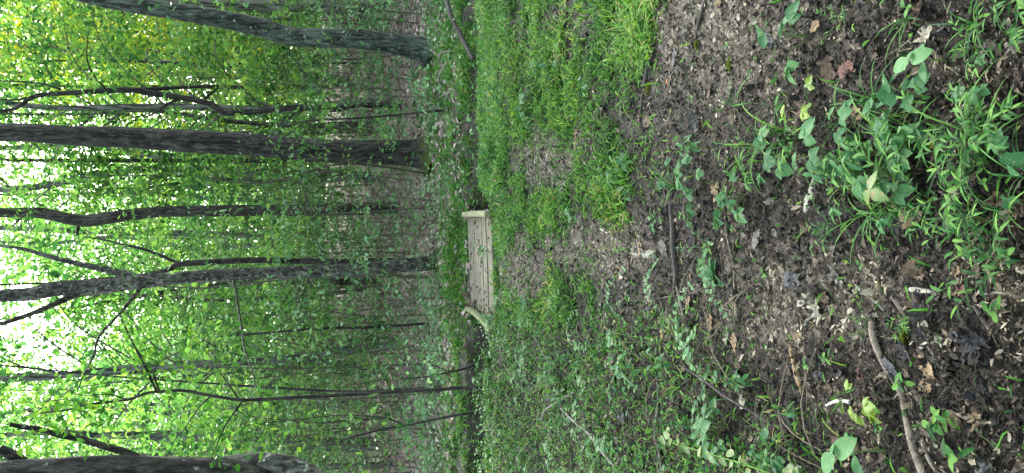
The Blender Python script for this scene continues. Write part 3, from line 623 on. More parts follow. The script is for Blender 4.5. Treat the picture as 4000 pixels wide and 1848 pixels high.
# unseen rest of the wood, added behind and overhead to hold back sky light
mb = MB(); n = 60000; a = rng.uniform(0, 6.28, n); dd = 26 * rng.random(n) ** .6
x, yy = dd * np.cos(a), dd * np.sin(a); zz = rng.random(n) ** .8 * 17; keep = (yy < 7) & ((zz > 8.5) | ((yy < -3) & (dd > 6)) | (np.abs(x) > 8) & (yy < 3)); x, yy, zz = x[keep], yy[keep], zz[keep]; n = len(x); cl = vnoise(x * .4, yy * .4, zz * .4, 79); keep = cl > .47
add_leaves(mb, KITE, np.stack([x, yy, zz], -1)[keep], rng.uniform(0, 6.28, keep.sum()), rng.normal(0, .6, keep.sum()), rng.normal(0, .6, keep.sum()), .5, .32, fold=.2)
wb = mb.build('unseen_woods_shade', M['under'], smooth=False); wb['kind'] = 'stuff'

# understory shrubs: thin stem and level sprays of leaves over the slope
def shrub(h_, nb, r, L, mat, dens=120):
    root = thing('understory_shrub', 'small understory shrub', 'shrub', (0, 0, 0), 'understory shrubs on the slope beyond the stream')
    mb = MB(); P = np.array([(0, 0, -.05), (rng.normal(0, .05), rng.normal(0, .05), h_ * .4), (rng.normal(0, .12), rng.normal(0, .12), h_ * .75), (rng.normal(0, .2), rng.normal(0, .2), h_)])
    tube(mb, P, np.linspace(.012, .004, 4) * (h_ ** .5), 5, step=.15); C, Q = [], []
    for i in range(nb):
        z = h_ * rng.uniform(.14, 1); a = rng.uniform(0, 6.28); q = r * rng.uniform(.3, 1.1)
        c0 = np.array([np.interp(z, P[:, 2], P[:, 0]), np.interp(z, P[:, 2], P[:, 1]), z - .1]); c1 = c0 + (math.cos(a) * q, math.sin(a) * q, .15 * q + .08)
        limb(mb, [c0, (c0 + c1) / 2 + (0, 0, .04), c1], .006, .002, 4, i, 0, .2); C.append(c1); Q.append(r * rng.uniform(.3, .6))
    mb.build('stem', M['stem_dark'], root)
    mb = MB(); crown_mesh(mb, C, Q, dens / (r * r) * .35, L, L * .5, .33, .03, HEXL); mb.build('foliage', M[mat], root, smooth=False); return root
sp = [shrub(1.5, 14, .8, .11, 'seedling'), shrub(2.6, 20, 1.1, .11, 'seedling'), shrub(1.0, 10, .6, .10, 'seedling'), shrub(3.6, 26, 1.3, .11, 'under'), shrub(.7, 9, .5, .10, 'seedling'), shrub(5.2, 40, 1.7, .12, 'seedling')]
SH = []; tries = 0
while len(SH) < 290 and tries < 16000:
    tries += 1
    y = 12.3 + 21 * rng.random() ** 1.1; x = rng.uniform(-1, 1) * (y * .34 + .6)
    if any((x - a) ** 2 + (y - b) ** 2 < .6 for a, b in SH): continue
    if fbm(x * .5, y * .5, 0, 91, 3) < .42 or any(abs(x / y - tx / ty) < .055 and y < ty for tx, ty in ((1.55, 15.3), (3.3, 14.6), (-.3, 14.3))): continue
    k = int(rng.choice(6, p=[.17, .2, .14, .2, .09, .20]))
    if y < 13.8 and k in (1, 3, 5): k = 4
    SH.append((x, y)); o = dup(sp[k], (x, y, float(gz(x, y))), rng.uniform(0, 6.28), rng.uniform(.75, 1.2))
    o['label'] = ['waist high pale leaved seedling shrub on the litter slope', 'head high layered understory shrub on the litter slope', 'knee high pale leaved shrub on the litter slope', 'tall layered green understory shrub on the slope', 'low pale seedling clump on the litter slope', 'tallest pale understory shrub, small tree sized, on the slope'][k]
for o in sp:
    for c in list(o.children): bpy.data.objects.remove(c)
    bpy.data.objects.remove(o)

# ------------------------------------------------------------------ uncountable cover: litter, grass, undergrowth
def scatter(n, x0, x1, y0, y1, power=1.0):
    y = y0 + (y1 - y0) * rng.random(n) ** power; x = rng.uniform(-1, 1, n) * (y * .33 + .35); return x, y
mb = MB()
n = 170000; x, y = scatter(n, 0, 0, 1.25, 9.6, 1.7); z = gz(x, y); g, s_, w_, b_ = masks(x, y, z)
keep = rng.random(n) < (1 - .1 * b_ - .45 * g); x, y, z, b_ = x[keep], y[keep], z[keep], b_[keep]; n = len(x)
L = np.minimum(.0105 * np.exp(rng.normal(0, .55, n)), .034) * (1 + .10 * y); pick = rng.random(n)
pale = sstep(.4, .7, fbm(x * 7, y * 7, 0, 71, 3)) - .5
for tp, sel in ((CHIP, pick < .4), (SHRED, (pick >= .4) & (pick < .75)), (HEXL, pick >= .75)):
    k = int(sel.sum()); add_leaves(mb, tp, np.stack([x, y, z + .003 + .008 * rng.random(n)], -1)[sel], rng.uniform(0, 6.28, k), rng.normal(.05, .33, k), rng.normal(0, .4, k), L[sel], L[sel] * rng.uniform(.15, .7, k), droop=rng.normal(.3, .8, k), fold=.35, var=np.clip(rng.beta(.85, 2.4, k) + .26 * b_[sel] + .38 * pale[sel], 0, 1))
# dead leaves and needles of wood on the bridge deck
n = 430; x = fb_c[0] + rng.uniform(-.66, .66, n); y = fb_c[1] + rng.uniform(-1.05, 1.05, n)
keep = rng.random(n) < np.where(x < fb_c[0] - .45, 1, .05 + .5 * sstep(.5, .7, fbm(x * 5, y * 5, 0, 88, 2))); x, y = x[keep], y[keep]; n = len(x); L = rng.uniform(.03, .075, n)
zz = fb_z + .012 + (x - fb_c[0]) * math.tan(R(2.2)) - (y - fb_c[1]) * math.tan(R(.6))
add_leaves(mb, HEXL, np.stack([x, y, zz], -1), rng.uniform(0, 6.28, n), rng.normal(.1, .25, n), rng.normal(0, .3, n), L, L * rng.uniform(.3, .7, n), droop=.7, fold=.3, var=rng.uniform(.05, .4, n))
o = mb.build('leaf_litter', M['litter'], smooth=False); o['kind'] = 'stuff'
mb = MB(); n = 60000; y = 11 + 39 * rng.random(n) ** 1.5; x = rng.uniform(-1, 1, n) * (y * .34 + 1); z = gz(x, y) + .01
L = rng.uniform(.06, .13, n) * (1 + .012 * y)
keep = (np.abs(y - stream_y(x)) > .75) & (rng.random(n) < .25 + .75 * sstep(12.5, 14.5, y)); x, y, z, L = x[keep], y[keep], z[keep], L[keep]; n = len(x)
add_leaves(mb, KITE, np.stack([x, y, z], -1), rng.uniform(0, 6.28, n), rng.normal(.15, .4, n), rng.normal(0, .4, n), L, L * rng.uniform(.4, .8, n), droop=.5, fold=.3, var=rng.beta(1.4, 1.6, n))
o = mb.build('slope_leaf_litter', M['litter_hill'], smooth=False); o['kind'] = 'stuff'

mb = MB(); n = 230000; x, y = scatter(n, 0, 0, 1.3, 9.4, 1.25); z = gz(x, y); g, s_, w_, b_ = masks(x, y, z)
dn = fbm(x * 5, y * 5, 0, 61, 3)
keep = rng.random(n) < np.clip(g * (.12 + 1.3 * sstep(.36, .64, dn)) * (1 - .45 * sstep(6.5, 8.5, y)) + .055 * s_ + .14 * w_, .012, 1)
x, y, z, g, dn = x[keep], y[keep], z[keep], g[keep], dn[keep]; n = len(x)
L = rng.uniform(.04, .12, n) * (.75 + .4 * g); cool = sstep(5.0, 8.5, y)
add_leaves(mb, BLADE, np.stack([x, y, z - .004 + rng.random(n) * .05 * g], -1), rng.uniform(0, 6.28, n), rng.uniform(.1, 1.25, n), rng.normal(0, .3, n), L, rng.uniform(.005, .010, n) * (.8 + .08 * y), droop=rng.uniform(.6, 2.4, n), fold=0,
           var=np.clip(rng.beta(1.3, 1.5, n) + .9 * (fbm(x * 1.6, y * 1.6, 0, 69, 3) - .5) - .2 * cool, 0, 1))
o = mb.build('grass', M['grass'], smooth=True); o['kind'] = 'stuff'
mb = MB(); n = 260000; y = 7.8 + 8 * rng.random(n) ** 1.2; x = rng.uniform(-1, 1, n) * (y * .33 + .6); z = gz(x, y); g, s_, w_, b_ = masks(x, y, z)
d = np.abs(y - stream_y(x)); dn = fbm(x * 3, y * 3, 0, 63, 3)
keep = (rng.random(n) < np.clip(g * (.12 + 1.2 * sstep(.38, .64, dn)) * np.where((x < -1) & (y > stream_y(x)), .55, 1), .03, 1) * sstep(7.6, 8.8, y)) & ((d > np.where(y > stream_y(x), np.where(x < -1.05, .60 + .25 * (fbm(x * 3, y * 3, 0, 95, 2) - .5), .42), .56)) | ((x > .6) & (rng.random(n) < .6))) & ~((np.abs(x - fb_c[0]) < .76) & (np.abs(y - fb_c[1]) < 1.15))
x, y, z, dn = x[keep], y[keep], z[keep], dn[keep]; n = len(x)
add_leaves(mb, BLADE, np.stack([x, y, z], -1), rng.uniform(0, 6.28, n), rng.uniform(.1, 1.2, n), rng.normal(0, .3, n), rng.uniform(.07, .16, n), rng.uniform(.010, .018, n), droop=rng.uniform(.5, 1.8, n), fold=0, var=np.clip(rng.beta(1.6, 1.6, n) + .4 * (dn - .5), 0, 1))
o = mb.build('bank_grass', M['grass_far'], smooth=True); o['kind'] = 'stuff'
# small leaved ground cover (oval leaves held level)
mb = MB(); n = 60000; x, y = scatter(n, 0, 0, 1.4, 10.2, 1.1); z = gz(x, y); g, s_, w_, b_ = masks(x, y, z); dn = fbm(x * 4, y * 4, 0, 65, 3)
keep = rng.random(n) < np.clip(w_ * (.08 + 1.2 * sstep(.40, .64, dn)) * .7 + .10 * g * sstep(4.5, 6.5, y) + .06 * s_, 0.004, 1); x, y, z, w_ = x[keep], y[keep], z[keep], w_[keep]; n = len(x)
L = rng.uniform(.018, .042, n) * (.8 + .045 * y)
Z_ = z + .012 + rng.random(n) ** 1.5 * .17 * (.3 + w_); nar = rng.random(n) < .6
for sel, tp, lk, w0, w1 in ((nar, LANCE, 1.35, .14, .24), (~nar, HEXL, 1.0, .35, .6)):
    k = int(sel.sum()); add_leaves(mb, tp, np.stack([x, y, Z_], -1)[sel], rng.uniform(0, 6.28, k), rng.normal(.05, .4, k), rng.normal(0, .35, k), L[sel] * lk, L[sel] * lk * rng.uniform(w0, w1, k), droop=rng.uniform(.2, 1.2, k), fold=.25)
o = mb.build('ground_cover', M['weed'], smooth=False); o['kind'] = 'stuff'
mb = MB(); n = 40000; y = 9.0 + 22 * rng.random(n) ** 1.35; x = rng.uniform(-1, 1, n) * (y * .34 + .6); z = gz(x, y)
dn = fbm(x * 1.1, y * 1.1, 0, 67, 3); d = np.abs(y - stream_y(x))
keep = (rng.random(n) < (.05 + 1.2 * sstep(.45, .64, dn)) * (.10 + .9 * sstep(11.3, 12.8, y))) & (d > np.where(x < -1, .8, .55)) & ~((np.abs(x - 1.5) < .55) & (y > 13) & (y < 15.3)) & ~((np.abs(x - 3.3) < .5) & (y > 12.6) & (y < 14.5)) & ~((np.abs(x - fb_c[0]) < .8) & (np.abs(y - fb_c[1]) < 1.2)); x, y, z = x[keep], y[keep], z[keep]; n = len(x)
L = rng.uniform(.05, .10, n)
add_leaves(mb, HEXL, np.stack([x, y, z + .03 + rng.random(n) ** 1.6 * .45], -1), rng.uniform(0, 6.28, n), rng.normal(-.05, .3, n), rng.normal(0, .28, n), L, L * rng.uniform(.35, .6, n), droop=.4, fold=.2)
n = 640; x = rng.uniform(-3.6, -1.0, n); y = stream_y(x) - .85 + rng.normal(0, .16, n) + np.where(rng.random(n) < .18, rng.uniform(.5, 1.4, n), 0); L = rng.uniform(.035, .06, n)
add_leaves(mb, HEXL, np.stack([x, y, gz(x, y) + rng.random(n) ** 1.8 * .22], -1), rng.uniform(0, 6.28, n), rng.normal(0, .4, n), rng.normal(0, .4, n), L, L * rng.uniform(.4, .65, n), droop=.4, fold=.2)
o = mb.build('undergrowth', M['seedling'], smooth=False); o['kind'] = 'stuff'
# dry twigs and runners lying through the ground cover
mb = MB(); k = 0
while k < 760:
    x, y = scatter(1, 0, 0, 1.4, 9.3, 1.3); x, y = float(x[0]), float(y[0]); g, s_, w_, b_ = [float(q) for q in masks(x, y, gz(x, y))]
    if rng.random() > .34 + .7 * w_ - .2 * g: continue
    k += 1; a = rng.uniform(0, 6.28); ln = rng.uniform(.05, .3) * (1 + w_); c_ = rng.normal(0, .5); t_ = np.linspace(0, 1, 5)
    X_ = x + np.cumsum(np.cos(a + c_ * t_)) * ln / 5; Y_ = y + np.cumsum(np.sin(a + c_ * t_)) * ln / 5
    Z_ = gz(X_, Y_) + .006 + (rng.random() * .14 * w_) * np.sin(t_ * 3)
    tube(mb, np.stack([X_, Y_, Z_], -1), np.linspace(1, .5, 5) * rng.uniform(.0012, .0035), 5, var=rng.choice([.15, .3, .45, .7]))
o = mb.build('twig_litter', M['litter']); o['kind'] = 'stuff'

# ------------------------------------------------------------------ single plants of the foreground
def px_size(w_, p_): return w_ / FPX * (p_[1] * CP + (CAM_Z - p_[2]) * SP)
def p_stilt(r_):
    st, lf = MB(), MB()
    for i in range(r_.integers(3, 6)):
        a = r_.uniform(0, 6.28); ln = r_.uniform(.14, .28); n = 9; pit = np.linspace(r_.uniform(1.0, 1.4), r_.uniform(.0, .4), n)
        d = np.cumsum(np.stack([np.cos(pit) * math.cos(a), np.cos(pit) * math.sin(a), np.sin(pit)], -1) * ln / n, 0); P = np.vstack([[0, 0, -.01], d])
        tube(st, P, np.linspace(.0016, .0008, len(P)), 5)
        for k in range(2, len(P)):
            sd = 1 if k % 2 else -1
            add_leaves(lf, LANCE, P[k], a + sd * r_.uniform(.5, 1.0), r_.uniform(.0, .5), r_.normal(0, .3), r_.uniform(.045, .075), r_.uniform(.010, .015), r_.uniform(.3, .9), .3, var=r_.random())
        add_leaves(lf, LANCE, P[-1], a, .2, 0, .06, .012, .5, .3, var=r_.random())
    return st, lf
def p_arch(r_):
    st, lf = MB(), MB()
    for i in range(r_.integers(9, 15)):
        a = r_.uniform(0, 6.28); L = r_.uniform(.12, .3); q = grid_leaf(np.linspace(0, 1, 9), [.8, 1, 1, 1, .95, .85, .7, .4, .03])
        add_leaves(lf, q, (r_.normal(0, .01), r_.normal(0, .01), 0), a, r_.uniform(.7, 1.3), r_.normal(0, .2), L, r_.uniform(.004, .007), r_.uniform(1.0, 2.2), .25, var=r_.random())
    tube(st, [(0, 0, -.01), (.002, 0, .02)], [.004, .002], 5); return st, lf
def p_lobed(r_):
    st, lf = MB(), MB()
    for i in range(r_.integers(3, 6)):
        a = i * 2.1 + r_.uniform(-.5, .5); q = r_.uniform(.04, .10); h_ = r_.uniform(.05, .12)
        P = np.array([(0, 0, -.01), (math.cos(a) * q * .4, math.sin(a) * q * .4, h_ * .75), (math.cos(a) * q, math.sin(a) * q, h_)]); tube(st, P, [.002, .0016, .0012], 5, step=.02)
        s_ = r_.uniform(.8, 1.2); v = r_.random(); ro = r_.normal(0, .25)
        add_leaves(lf, SERR, P[-1], a, r_.uniform(-.3, .1), ro, .062 * s_, .050 * s_, .5, .2, .012, var=v)
        for sd in (-1, 1): add_leaves(lf, SERR, P[-1], a + sd * r_.uniform(1.0, 1.5), -.1, ro, .046 * s_, .036 * s_, .4, .2, .012, var=v)
    return st, lf
def p_three(r_):
    st, lf = MB(), MB(); h_ = .11; tube(st, [(0, 0, -.01), (.01, 0, h_ * .6), (.015, .01, h_)], [.002, .0018, .0015], 5, step=.02); a = r_.uniform(0, 6.28)
    for k in range(3): add_leaves(lf, SERR, (.015, .01, h_), a + k * 2.05 + r_.normal(0, .1), -.15, 0, .072, .046, .45, .18, .01, var=r_.random())
    return st, lf
def p_ovate(r_):
    st, lf = MB(), MB(); tube(st, [(0, 0, -.01), (.01, .0, .10), (.0, .01, .19)], [.0035, .003, .002], 6, step=.02); a = r_.uniform(0, 6.28)
    for z, L, sh in ((.185, .115, 0), (.12, .085, 1.5), (.20, .045, .8)):
        for sd in (0, math.pi): add_leaves(lf, OVATE, (0, .008, z), a + sh + sd + r_.normal(0, .15), r_.uniform(.0, .3), r_.normal(0, .1), L, L * .55, .55, .14, .006, var=r_.random())
    return st, lf
def p_broad(r_):
    st, lf = MB(), MB(); tube(st, [(0, 0, -.01), (0, 0, .02)], [.004, .003], 5)
    n = r_.integers(6, 9)
    for k in range(n): L = r_.uniform(.07, .115); add_leaves(lf, OVATE, (0, 0, .012), k * 6.28 / n + r_.normal(0, .25), r_.uniform(.3, .8), r_.normal(0, .2), L, L * .38, r_.uniform(.6, 1.2), .3, .02, var=r_.random())
    return st, lf
def p_droop(r_):
    st, lf = MB(), MB()
    for i in range(r_.integers(2, 4)):
        a = r_.uniform(0, 6.28); h_ = r_.uniform(.10, .2); P = np.array([(0, 0, -.01), (math.cos(a) * .015, math.sin(a) * .015, h_ * .6), (math.cos(a) * .05, math.sin(a) * .05, h_)]); tube(st, P, [.002, .0015, .001], 5, step=.02)
        for k in range(6):
            f = .4 + .12 * k; q = P[1] * (1 - (f - .4) / .6) + P[2] * (f - .4) / .6
            add_leaves(lf, OVAL, q, a + k * 2.4, r_.uniform(-.7, .1), r_.normal(0, .3), r_.uniform(.04, .065), r_.uniform(.015, .024), r_.uniform(.4, 1), .25, .01, var=r_.random())
    return st, lf
def p_sprout(r_):
    st, lf = MB(), MB(); h_ = r_.uniform(.03, .07); tube(st, [(0, 0, -.01), (.004, 0, h_ * .6), (.006, .004, h_)], [.0014, .0012, .001], 5)
    a = r_.uniform(0, 6.28)
    for k in range(r_.integers(3, 6)): add_leaves(lf, OVAL, (.005, .003, h_ * (.6 + .1 * k)), a + k * 1.9, r_.uniform(-.1, .4), 0, r_.uniform(.022, .04), r_.uniform(.010, .017), .4, .2, var=r_.random())
    return st, lf
def p_vine(r_):
    st, lf = MB(), MB(); n = 14; a = np.cumsum(r_.normal(0, .22, n)); ln = r_.uniform(.3, .5); z = .03 + .13 * np.sin(np.linspace(0, 2.6, n)) * r_.uniform(.6, 1.3)
    P = np.stack([np.cumsum(np.cos(a)) * ln / n, np.cumsum(np.sin(a)) * ln / n, z], -1); P[0, 2] = -.01; tube(st, P, np.linspace(.0018, .0008, n), 5)
    for k in range(1, n):
        L = r_.uniform(.020, .034)
        for sd in (-1, 1): add_leaves(lf, OVAL, P[k], a[k] + sd * 1.3, r_.uniform(-.1, .5), r_.normal(0, .2), L, L * .6, .4, .2, var=r_.random())
    return st, lf
KIND = {'stilt': (p_stilt, 'weed', 'grass_weed', 'weed'), 'arch': (p_arch, 'weed', 'grass_tuft', 'grass tuft'), 'lobed': (p_lobed, 'weed_pale', 'lobed_weed', 'weed'), 'three': (p_three, 'weed_worn', 'trifoliate_weed', 'weed'),
        'ovate': (p_ovate, 'weed_pale', 'broadleaf_plant', 'plant'), 'broad': (p_broad, 'weed_pale', 'rosette_weed', 'weed'), 'droop': (p_droop, 'weed_pale', 'leafy_weed', 'weed'),
        'sprout': (p_sprout, 'weed', 'sprout', 'seedling'), 'vine': (p_vine, 'weed_pale', 'creeper_sprig', 'creeper'), 'lime': (p_lobed, 'lime', 'lobed_weed', 'weed')}
BANK = {}
def plant_at(kind, loc, s=1.0, rz=None, label=None, group=None, variant=None):
    f, mat, nm, cat = KIND[kind]; v = int(rng.integers(0, 4)) if variant is None else variant; rz = rng.uniform(0, 6.28) if rz is None else rz
    if (kind, v) not in BANK:
        root = thing(nm, label, cat, loc, group); st, lf = f(np.random.default_rng(100 + v + 13 * len(kind)))
        st.build('stem', M['stem'], root); lf.build('leaves', M[mat], root); root.rotation_euler.z = rz; root.scale = (s, s, s); BANK[(kind, v)] = root; return root
    o = dup(BANK[(kind, v)], loc, rz, s, label)
    if group: o['group'] = group
    elif 'group' in o: del o['group']
    return o
for a in [
    (3480, 1760, 'ovate', 1.15, 'large pale broadleaf plant with two oval leaves hiding the thick stick'),
    (3240, 600, 'lobed', 1.3, 'large pale three lobed weed in the middle of the near weed patch'),
    (3060, 625, 'lobed', 1.15, 'pale deeply lobed weed at the upper edge of the weed patch'),
    (3345, 480, 'lobed', .9, 'small notched weed close above the long pale grass stalk'),
    (3520, 745, 'three', 1.1, 'yellowish three leaflet weed with brown flecks beside the bare soil'),
    (3640, 390, 'lobed', 1.0, 'round leaved weed with two scalloped leaflets below the arching grass'),
    (3720, 240, 'ovate', .8, 'tall pointed pale leaf plant on the wet dark soil near the soil bank'),
    (3850, 330, 'lobed', .7, 'small light weed with a single toothed leaf, nearest the right corner'),
    (3560, 590, 'lobed', .8, 'oak shaped pale leaf weed next to the fallen yellow leaf'),
    (3450, 600, 'droop', 1.0, 'pale oval leaved weed standing under the long pale stalk'),
    (3380, 660, 'droop', .9, 'wet oval leaved weed left of the toothed weeds'),
    (3300, 690, 'droop', .9, 'bright weed with water drops on small round leaves'),
    (3830, 560, 'stilt', 1.2, 'long leaved stilt grass sprawling at the very near edge'),
    (3900, 640, 'stilt', 1.25, 'thick spray of lance leaved stilt grass by the near yellowed leaf'),
    (3780, 760, 'stilt', 1.2, 'stilt grass with drooping lance leaves over the pale dead leaf'),
    (3640, 780, 'stilt', 1.0, 'hanging stilt grass beside the yellowish three leaflet weed'),
    (3870, 850, 'stilt', 1.1, 'leaning stilt grass spray at the outer edge of the near patch'),
    (3700, 480, 'stilt', 1.0, 'upright stilt grass shoot among scalloped weeds'),
    (3930, 480, 'stilt', 1.1, 'dark green stilt grass clump beside the toothed leaf weed'),
    (3960, 150, 'stilt', .9, 'stilt grass shoot nearest the right corner of the soil'),
    (3850, 180, 'stilt', .8, 'small stilt grass shoot behind the tall pointed plant'),
    (3440, 400, 'arch', 1.2, 'tuft of long arching grass blades over the dark soil'),
    (3400, 560, 'arch', 1.1, 'dense tuft of narrow grass in the middle of the weed patch'),
    (3560, 60, 'arch', .9, 'thin grass tuft on the pale soil near the corner'),
    (3960, 830, 'arch', 1.0, 'grass tuft with long blades at the near edge of the trail'),
    (3870, 960, 'arch', .8, 'bright grass tuft alone on the littered trail'),
    (3560, 1230, 'stilt', .7, 'bright young grass shoot just beyond the top of the thick stick'),
    (3410, 1250, 'stilt', .55, 'tiny bright shoot at the tip of the thick stick'),
    (3310, 90, 'stilt', .7, 'young grass shoots on pale soil by the mossy dark clump'),
    (3180, 150, 'lobed', 1.4, 'dark mossy leafed clump at the edge of the pale soil'),
    (3190, 420, 'lime', 1.0, 'lime green torn leaf weed in front of the mossy clump'),
    (3420, 1590, 'lime', .8, 'lime green maple shaped seedling next to the orange leaf'),
    (2790, 1080, 'broad', 1.2, 'crinkled pale rosette weed alone on the trail'),
    (2560, 860, 'broad', .9, 'dark round leaved rosette by the end of the dark stick'),
    (2510, 640, 'droop', 1.3, 'pale drooping leaved weed at the end of the lawn'),
    (2440, 700, 'droop', 1.2, 'weed with whitish hanging leaves rising from the grass'),
    (2490, 760, 'droop', 1.0, 'smaller pale weed next to the drooping leaved weed'),
    (2780, 580, 'droop', 1.1, 'tall pale leaf weed where the lawn meets the soil'),
    (2750, 680, 'lobed', 1.1, 'pale triangular leaved weed between lawn and weed patch'),
    (2185, 250, 'droop', 1.6, 'dark stemmed pale weed standing up in the lawn'),
    (2080, 420, 'lobed', 1.7, 'yellow green round leaved weed low in the lawn'),
    (2120, 480, 'droop', 1.2, 'pale broad leaf weed by the worn hole in the lawn'),
    (2540, 1440, 'droop', 1.5, 'pale tall weed with upright oval leaves in the left weeds'),
    (2640, 1420, 'droop', 1.2, 'pale leafed weed close to the grey branch'),
    (3120, 1700, 'lobed', 1.2, 'pale toothed weed above the nut shell'),
    (2950, 1490, 'droop', .9, 'small pale weed by the dark leaning stem'),
    (2820, 1690, 'lobed', 1.3, 'tall serrated weed with long toothed leaves at the lower corner'),
    (1938, 985, 'droop', 2.0, 'pale broad leafed weed leaning over the near edge of the bridge deck'),
    (1962, 1250, 'droop', 1.8, 'pale weed in front of the left kerb end of the bridge'),
    (1968, 1130, 'vine', 2.2, 'creeper sprig lying against the near end of the bridge'),
    (1955, 880, 'arch', 1.8, 'grass tuft against the right near corner of the bridge'),
    (1975, 1060, 'arch', 1.5, 'grass tuft at the middle of the near end of the bridge'),
    (3740, 1640, 'sprout', 1.7, 'seedling with oval leaves on a dark stem near the big plant'),
    (3830, 1790, 'sprout', 1.8, 'round leaved seedling at the lower right corner'),
    (3200, 1420, 'sprout', 1.3, 'row of small upright shoots beside the rotten wood'),
    (3280, 1400, 'sprout', 1.2, 'small slender shoot next to the dark red leaf'),
]:
    plant_at(a[2], gpt(a[0], a[1]) - (0, 0, .003), a[3] * (.54 if a[2] == 'stilt' else .65 if a[2] == 'arch' else .82), label=a[4])
FILL = {'stilt': ('stilt grass shoot among the near weeds', 'stilt grass shoots scattered in the weed patch'), 'arch': ('narrow bladed grass tuft in the weeds', 'grass tufts in the weed patch'),
        'lobed': ('small lobed leaf weed among grass blades', 'lobed weeds scattered among the grass'), 'sprout': ('tiny oval leaved sprout on bare soil', 'sprouts dotted over the bare soil'),
        'vine': ('creeper sprig with paired oval leaves in the left weeds', 'creeper sprigs in the left weeds'), 'droop': ('pale oval leaved weed in the left weeds', 'pale weeds in the left weeds')}
def fill(kind, n, wt, y0, y1, pw, s0, s1):
    k = 0; it = 0
    while k < n and it < 20000:
        it += 1; x, y = scatter(1, 0, 0, y0, y1, pw); x, y = float(x[0]), float(y[0]); z = float(gz(x, y)); ms = [float(q) for q in masks(x, y, z)]
        if rng.random() < wt(*ms): plant_at(kind, (x, y, z - .003), rng.uniform(s0, s1), None, *FILL[kind]); k += 1
fill('stilt', 12, lambda g, s_, w_, b_: s_, 1.4, 4.2, 1.2, .45, .8)
fill('arch', 20, lambda g, s_, w_, b_: s_ + .1 * w_, 1.4, 4.2, 1.2, .5, 1.0)
fill('lobed', 34, lambda g, s_, w_, b_: s_ * .6 + .3 * w_ + .02 * g, 1.5, 7, 1.0, .6, 1.0)
fill('sprout', 60, lambda g, s_, w_, b_: .3 + .3 * w_ - .25 * g, 1.4, 5.5, 1.2, .6, 1.2)
fill('vine', 75, lambda g, s_, w_, b_: w_, 1.6, 9.0, 1.0, .7, 1.3)
fill('droop', 30, lambda g, s_, w_, b_: w_, 1.8, 9.0, 1.0, .5, .85)

# ------------------------------------------------------------------ sticks, wood and fallen leaves lying on the ground
def stick(name, label, cat, pts, wd, mat, lift=None, sides=10, rough=.12, knots=()):
    G = np.array([gpt(*q) for q in pts]); r_ = np.array([px_size(a, g) * .5 for a, g in zip(np.interp(np.linspace(0, 1, len(pts)), np.linspace(0, 1, len(wd)), wd), G)])
    G[:, 2] += r_ * .6 + (np.array(lift) if lift is not None else 0)
    base = G.mean(0); base[2] = G[:, 2].min() - r_.max()
    mb = MB(); tube(mb, G - base, r_, sides, step=max(.012, r_.max() * .8), rough=rough, seed=int(pts[0][0] + pts[0][1]), rfreq=6)
    for f, ang, ln in knots:
        i = int(f * (len(G) - 1)); q = G[i] - base; d = np.array([math.cos(ang), math.sin(ang), .5]); tube(mb, [q, q + d * ln * .5, q + d * ln], [r_[i] * .5, r_[i] * .35, r_[i] * .2], 6)
    return tag(mb.build(name, M[mat], None, base), label, cat)
stick('stick', 'long thick barked stick crossing the trail edge behind the big pale plant', 'stick', [(3418, 1258), (3440, 1320), (3475, 1420), (3518, 1530), (3548, 1640), (3580, 1740), (3620, 1860)], [26, 27, 26, 28, 30, 34, 38], 'stick', sides=14, knots=((.55, 2.6, .03), (.3, -.6, .02)))
stick('stick', 'thinner dark stick lying alongside the long thick one', 'stick', [(3530, 1488), (3555, 1560), (3600, 1660), (3630, 1760), (3668, 1860)], [10, 14, 16, 18], 'stick', sides=9)
stick('stick', 'dark wet stick lying straight across the trail beside the short wood block', 'stick', [(2630, 800), (2640, 880), (2646, 980), (2652, 1070), (2650, 1125)], [20, 24, 26, 24, 14], 'stick_dark', sides=12)
stick('stick', 'forked grey branch trailing from the trail into the left weeds', 'stick', [(2650, 1105), (2675, 1200), (2690, 1300), (2702, 1380), (2700, 1460), (2712, 1530)], [8, 11, 11, 12, 10, 7], 'stick_grey', knots=((.7, .4, .16), (.9, 2.4, .12)))
stick('stick', 'long thin brown rod running along the trail below the lawn', 'stick', [(2822, 740), (2835, 840), (2848, 940), (2866, 1040), (2880, 1130), (2890, 1225)], [7, 9, 10, 10, 12, 16], 'stick')
stick('stick', 'pale bent stick curling on the trail beside the tan dead leaf', 'stick', [(3105, 1280), (3135, 1268), (3165, 1245), (3190, 1215), (3216, 1172)], [10, 13, 14, 12, 10], 'stick_grey')
stick('stick', 'straight slim stick pointing at the tip of the long thick stick', 'stick', [(3330, 1096), (3370, 1138), (3410, 1175), (3452, 1216)], [8, 14, 14, 10], 'stick_grey')
stick('stick', 'slim dark stick on the litter, beyond the straight slim one', 'stick', [(3365, 1018), (3400, 1050), (3450, 1095)], [8, 10, 8], 'stick')
stick('stick', 'bare whitish stick, smooth and slightly bent, by the orange leaf', 'stick', [(3240, 1584), (3262, 1572), (3290, 1566), (3334, 1570)], [12, 15, 16, 17], 'stick_pale')
stick('stick', 'pale brown stick ending under the big tan dead leaf', 'stick', [(3692, 1592), (3745, 1614), (3800, 1632), (3850, 1648), (3908, 1652)], [13, 15, 18, 16, 12], 'stick')
stick('stick', 'long thin curved rod at the near edge of the trail', 'stick', [(3776, 1156), (3840, 1150), (3900, 1142), (3950, 1148), (4020, 1170)], [9, 11, 11, 12, 14], 'stick_grey')
stick('stick', 'stubby dark brown stick in front of the black leaf heap', 'stick', [(3808, 1186), (3835, 1225), (3877, 1290)], [22, 26, 20], 'stick_dark')
stick('stick', 'short crooked pale stick touching the grey lobed leaf', 'stick', [(3600, 1370), (3620, 1352), (3645, 1340)], [14, 18, 16], 'stick_pale')
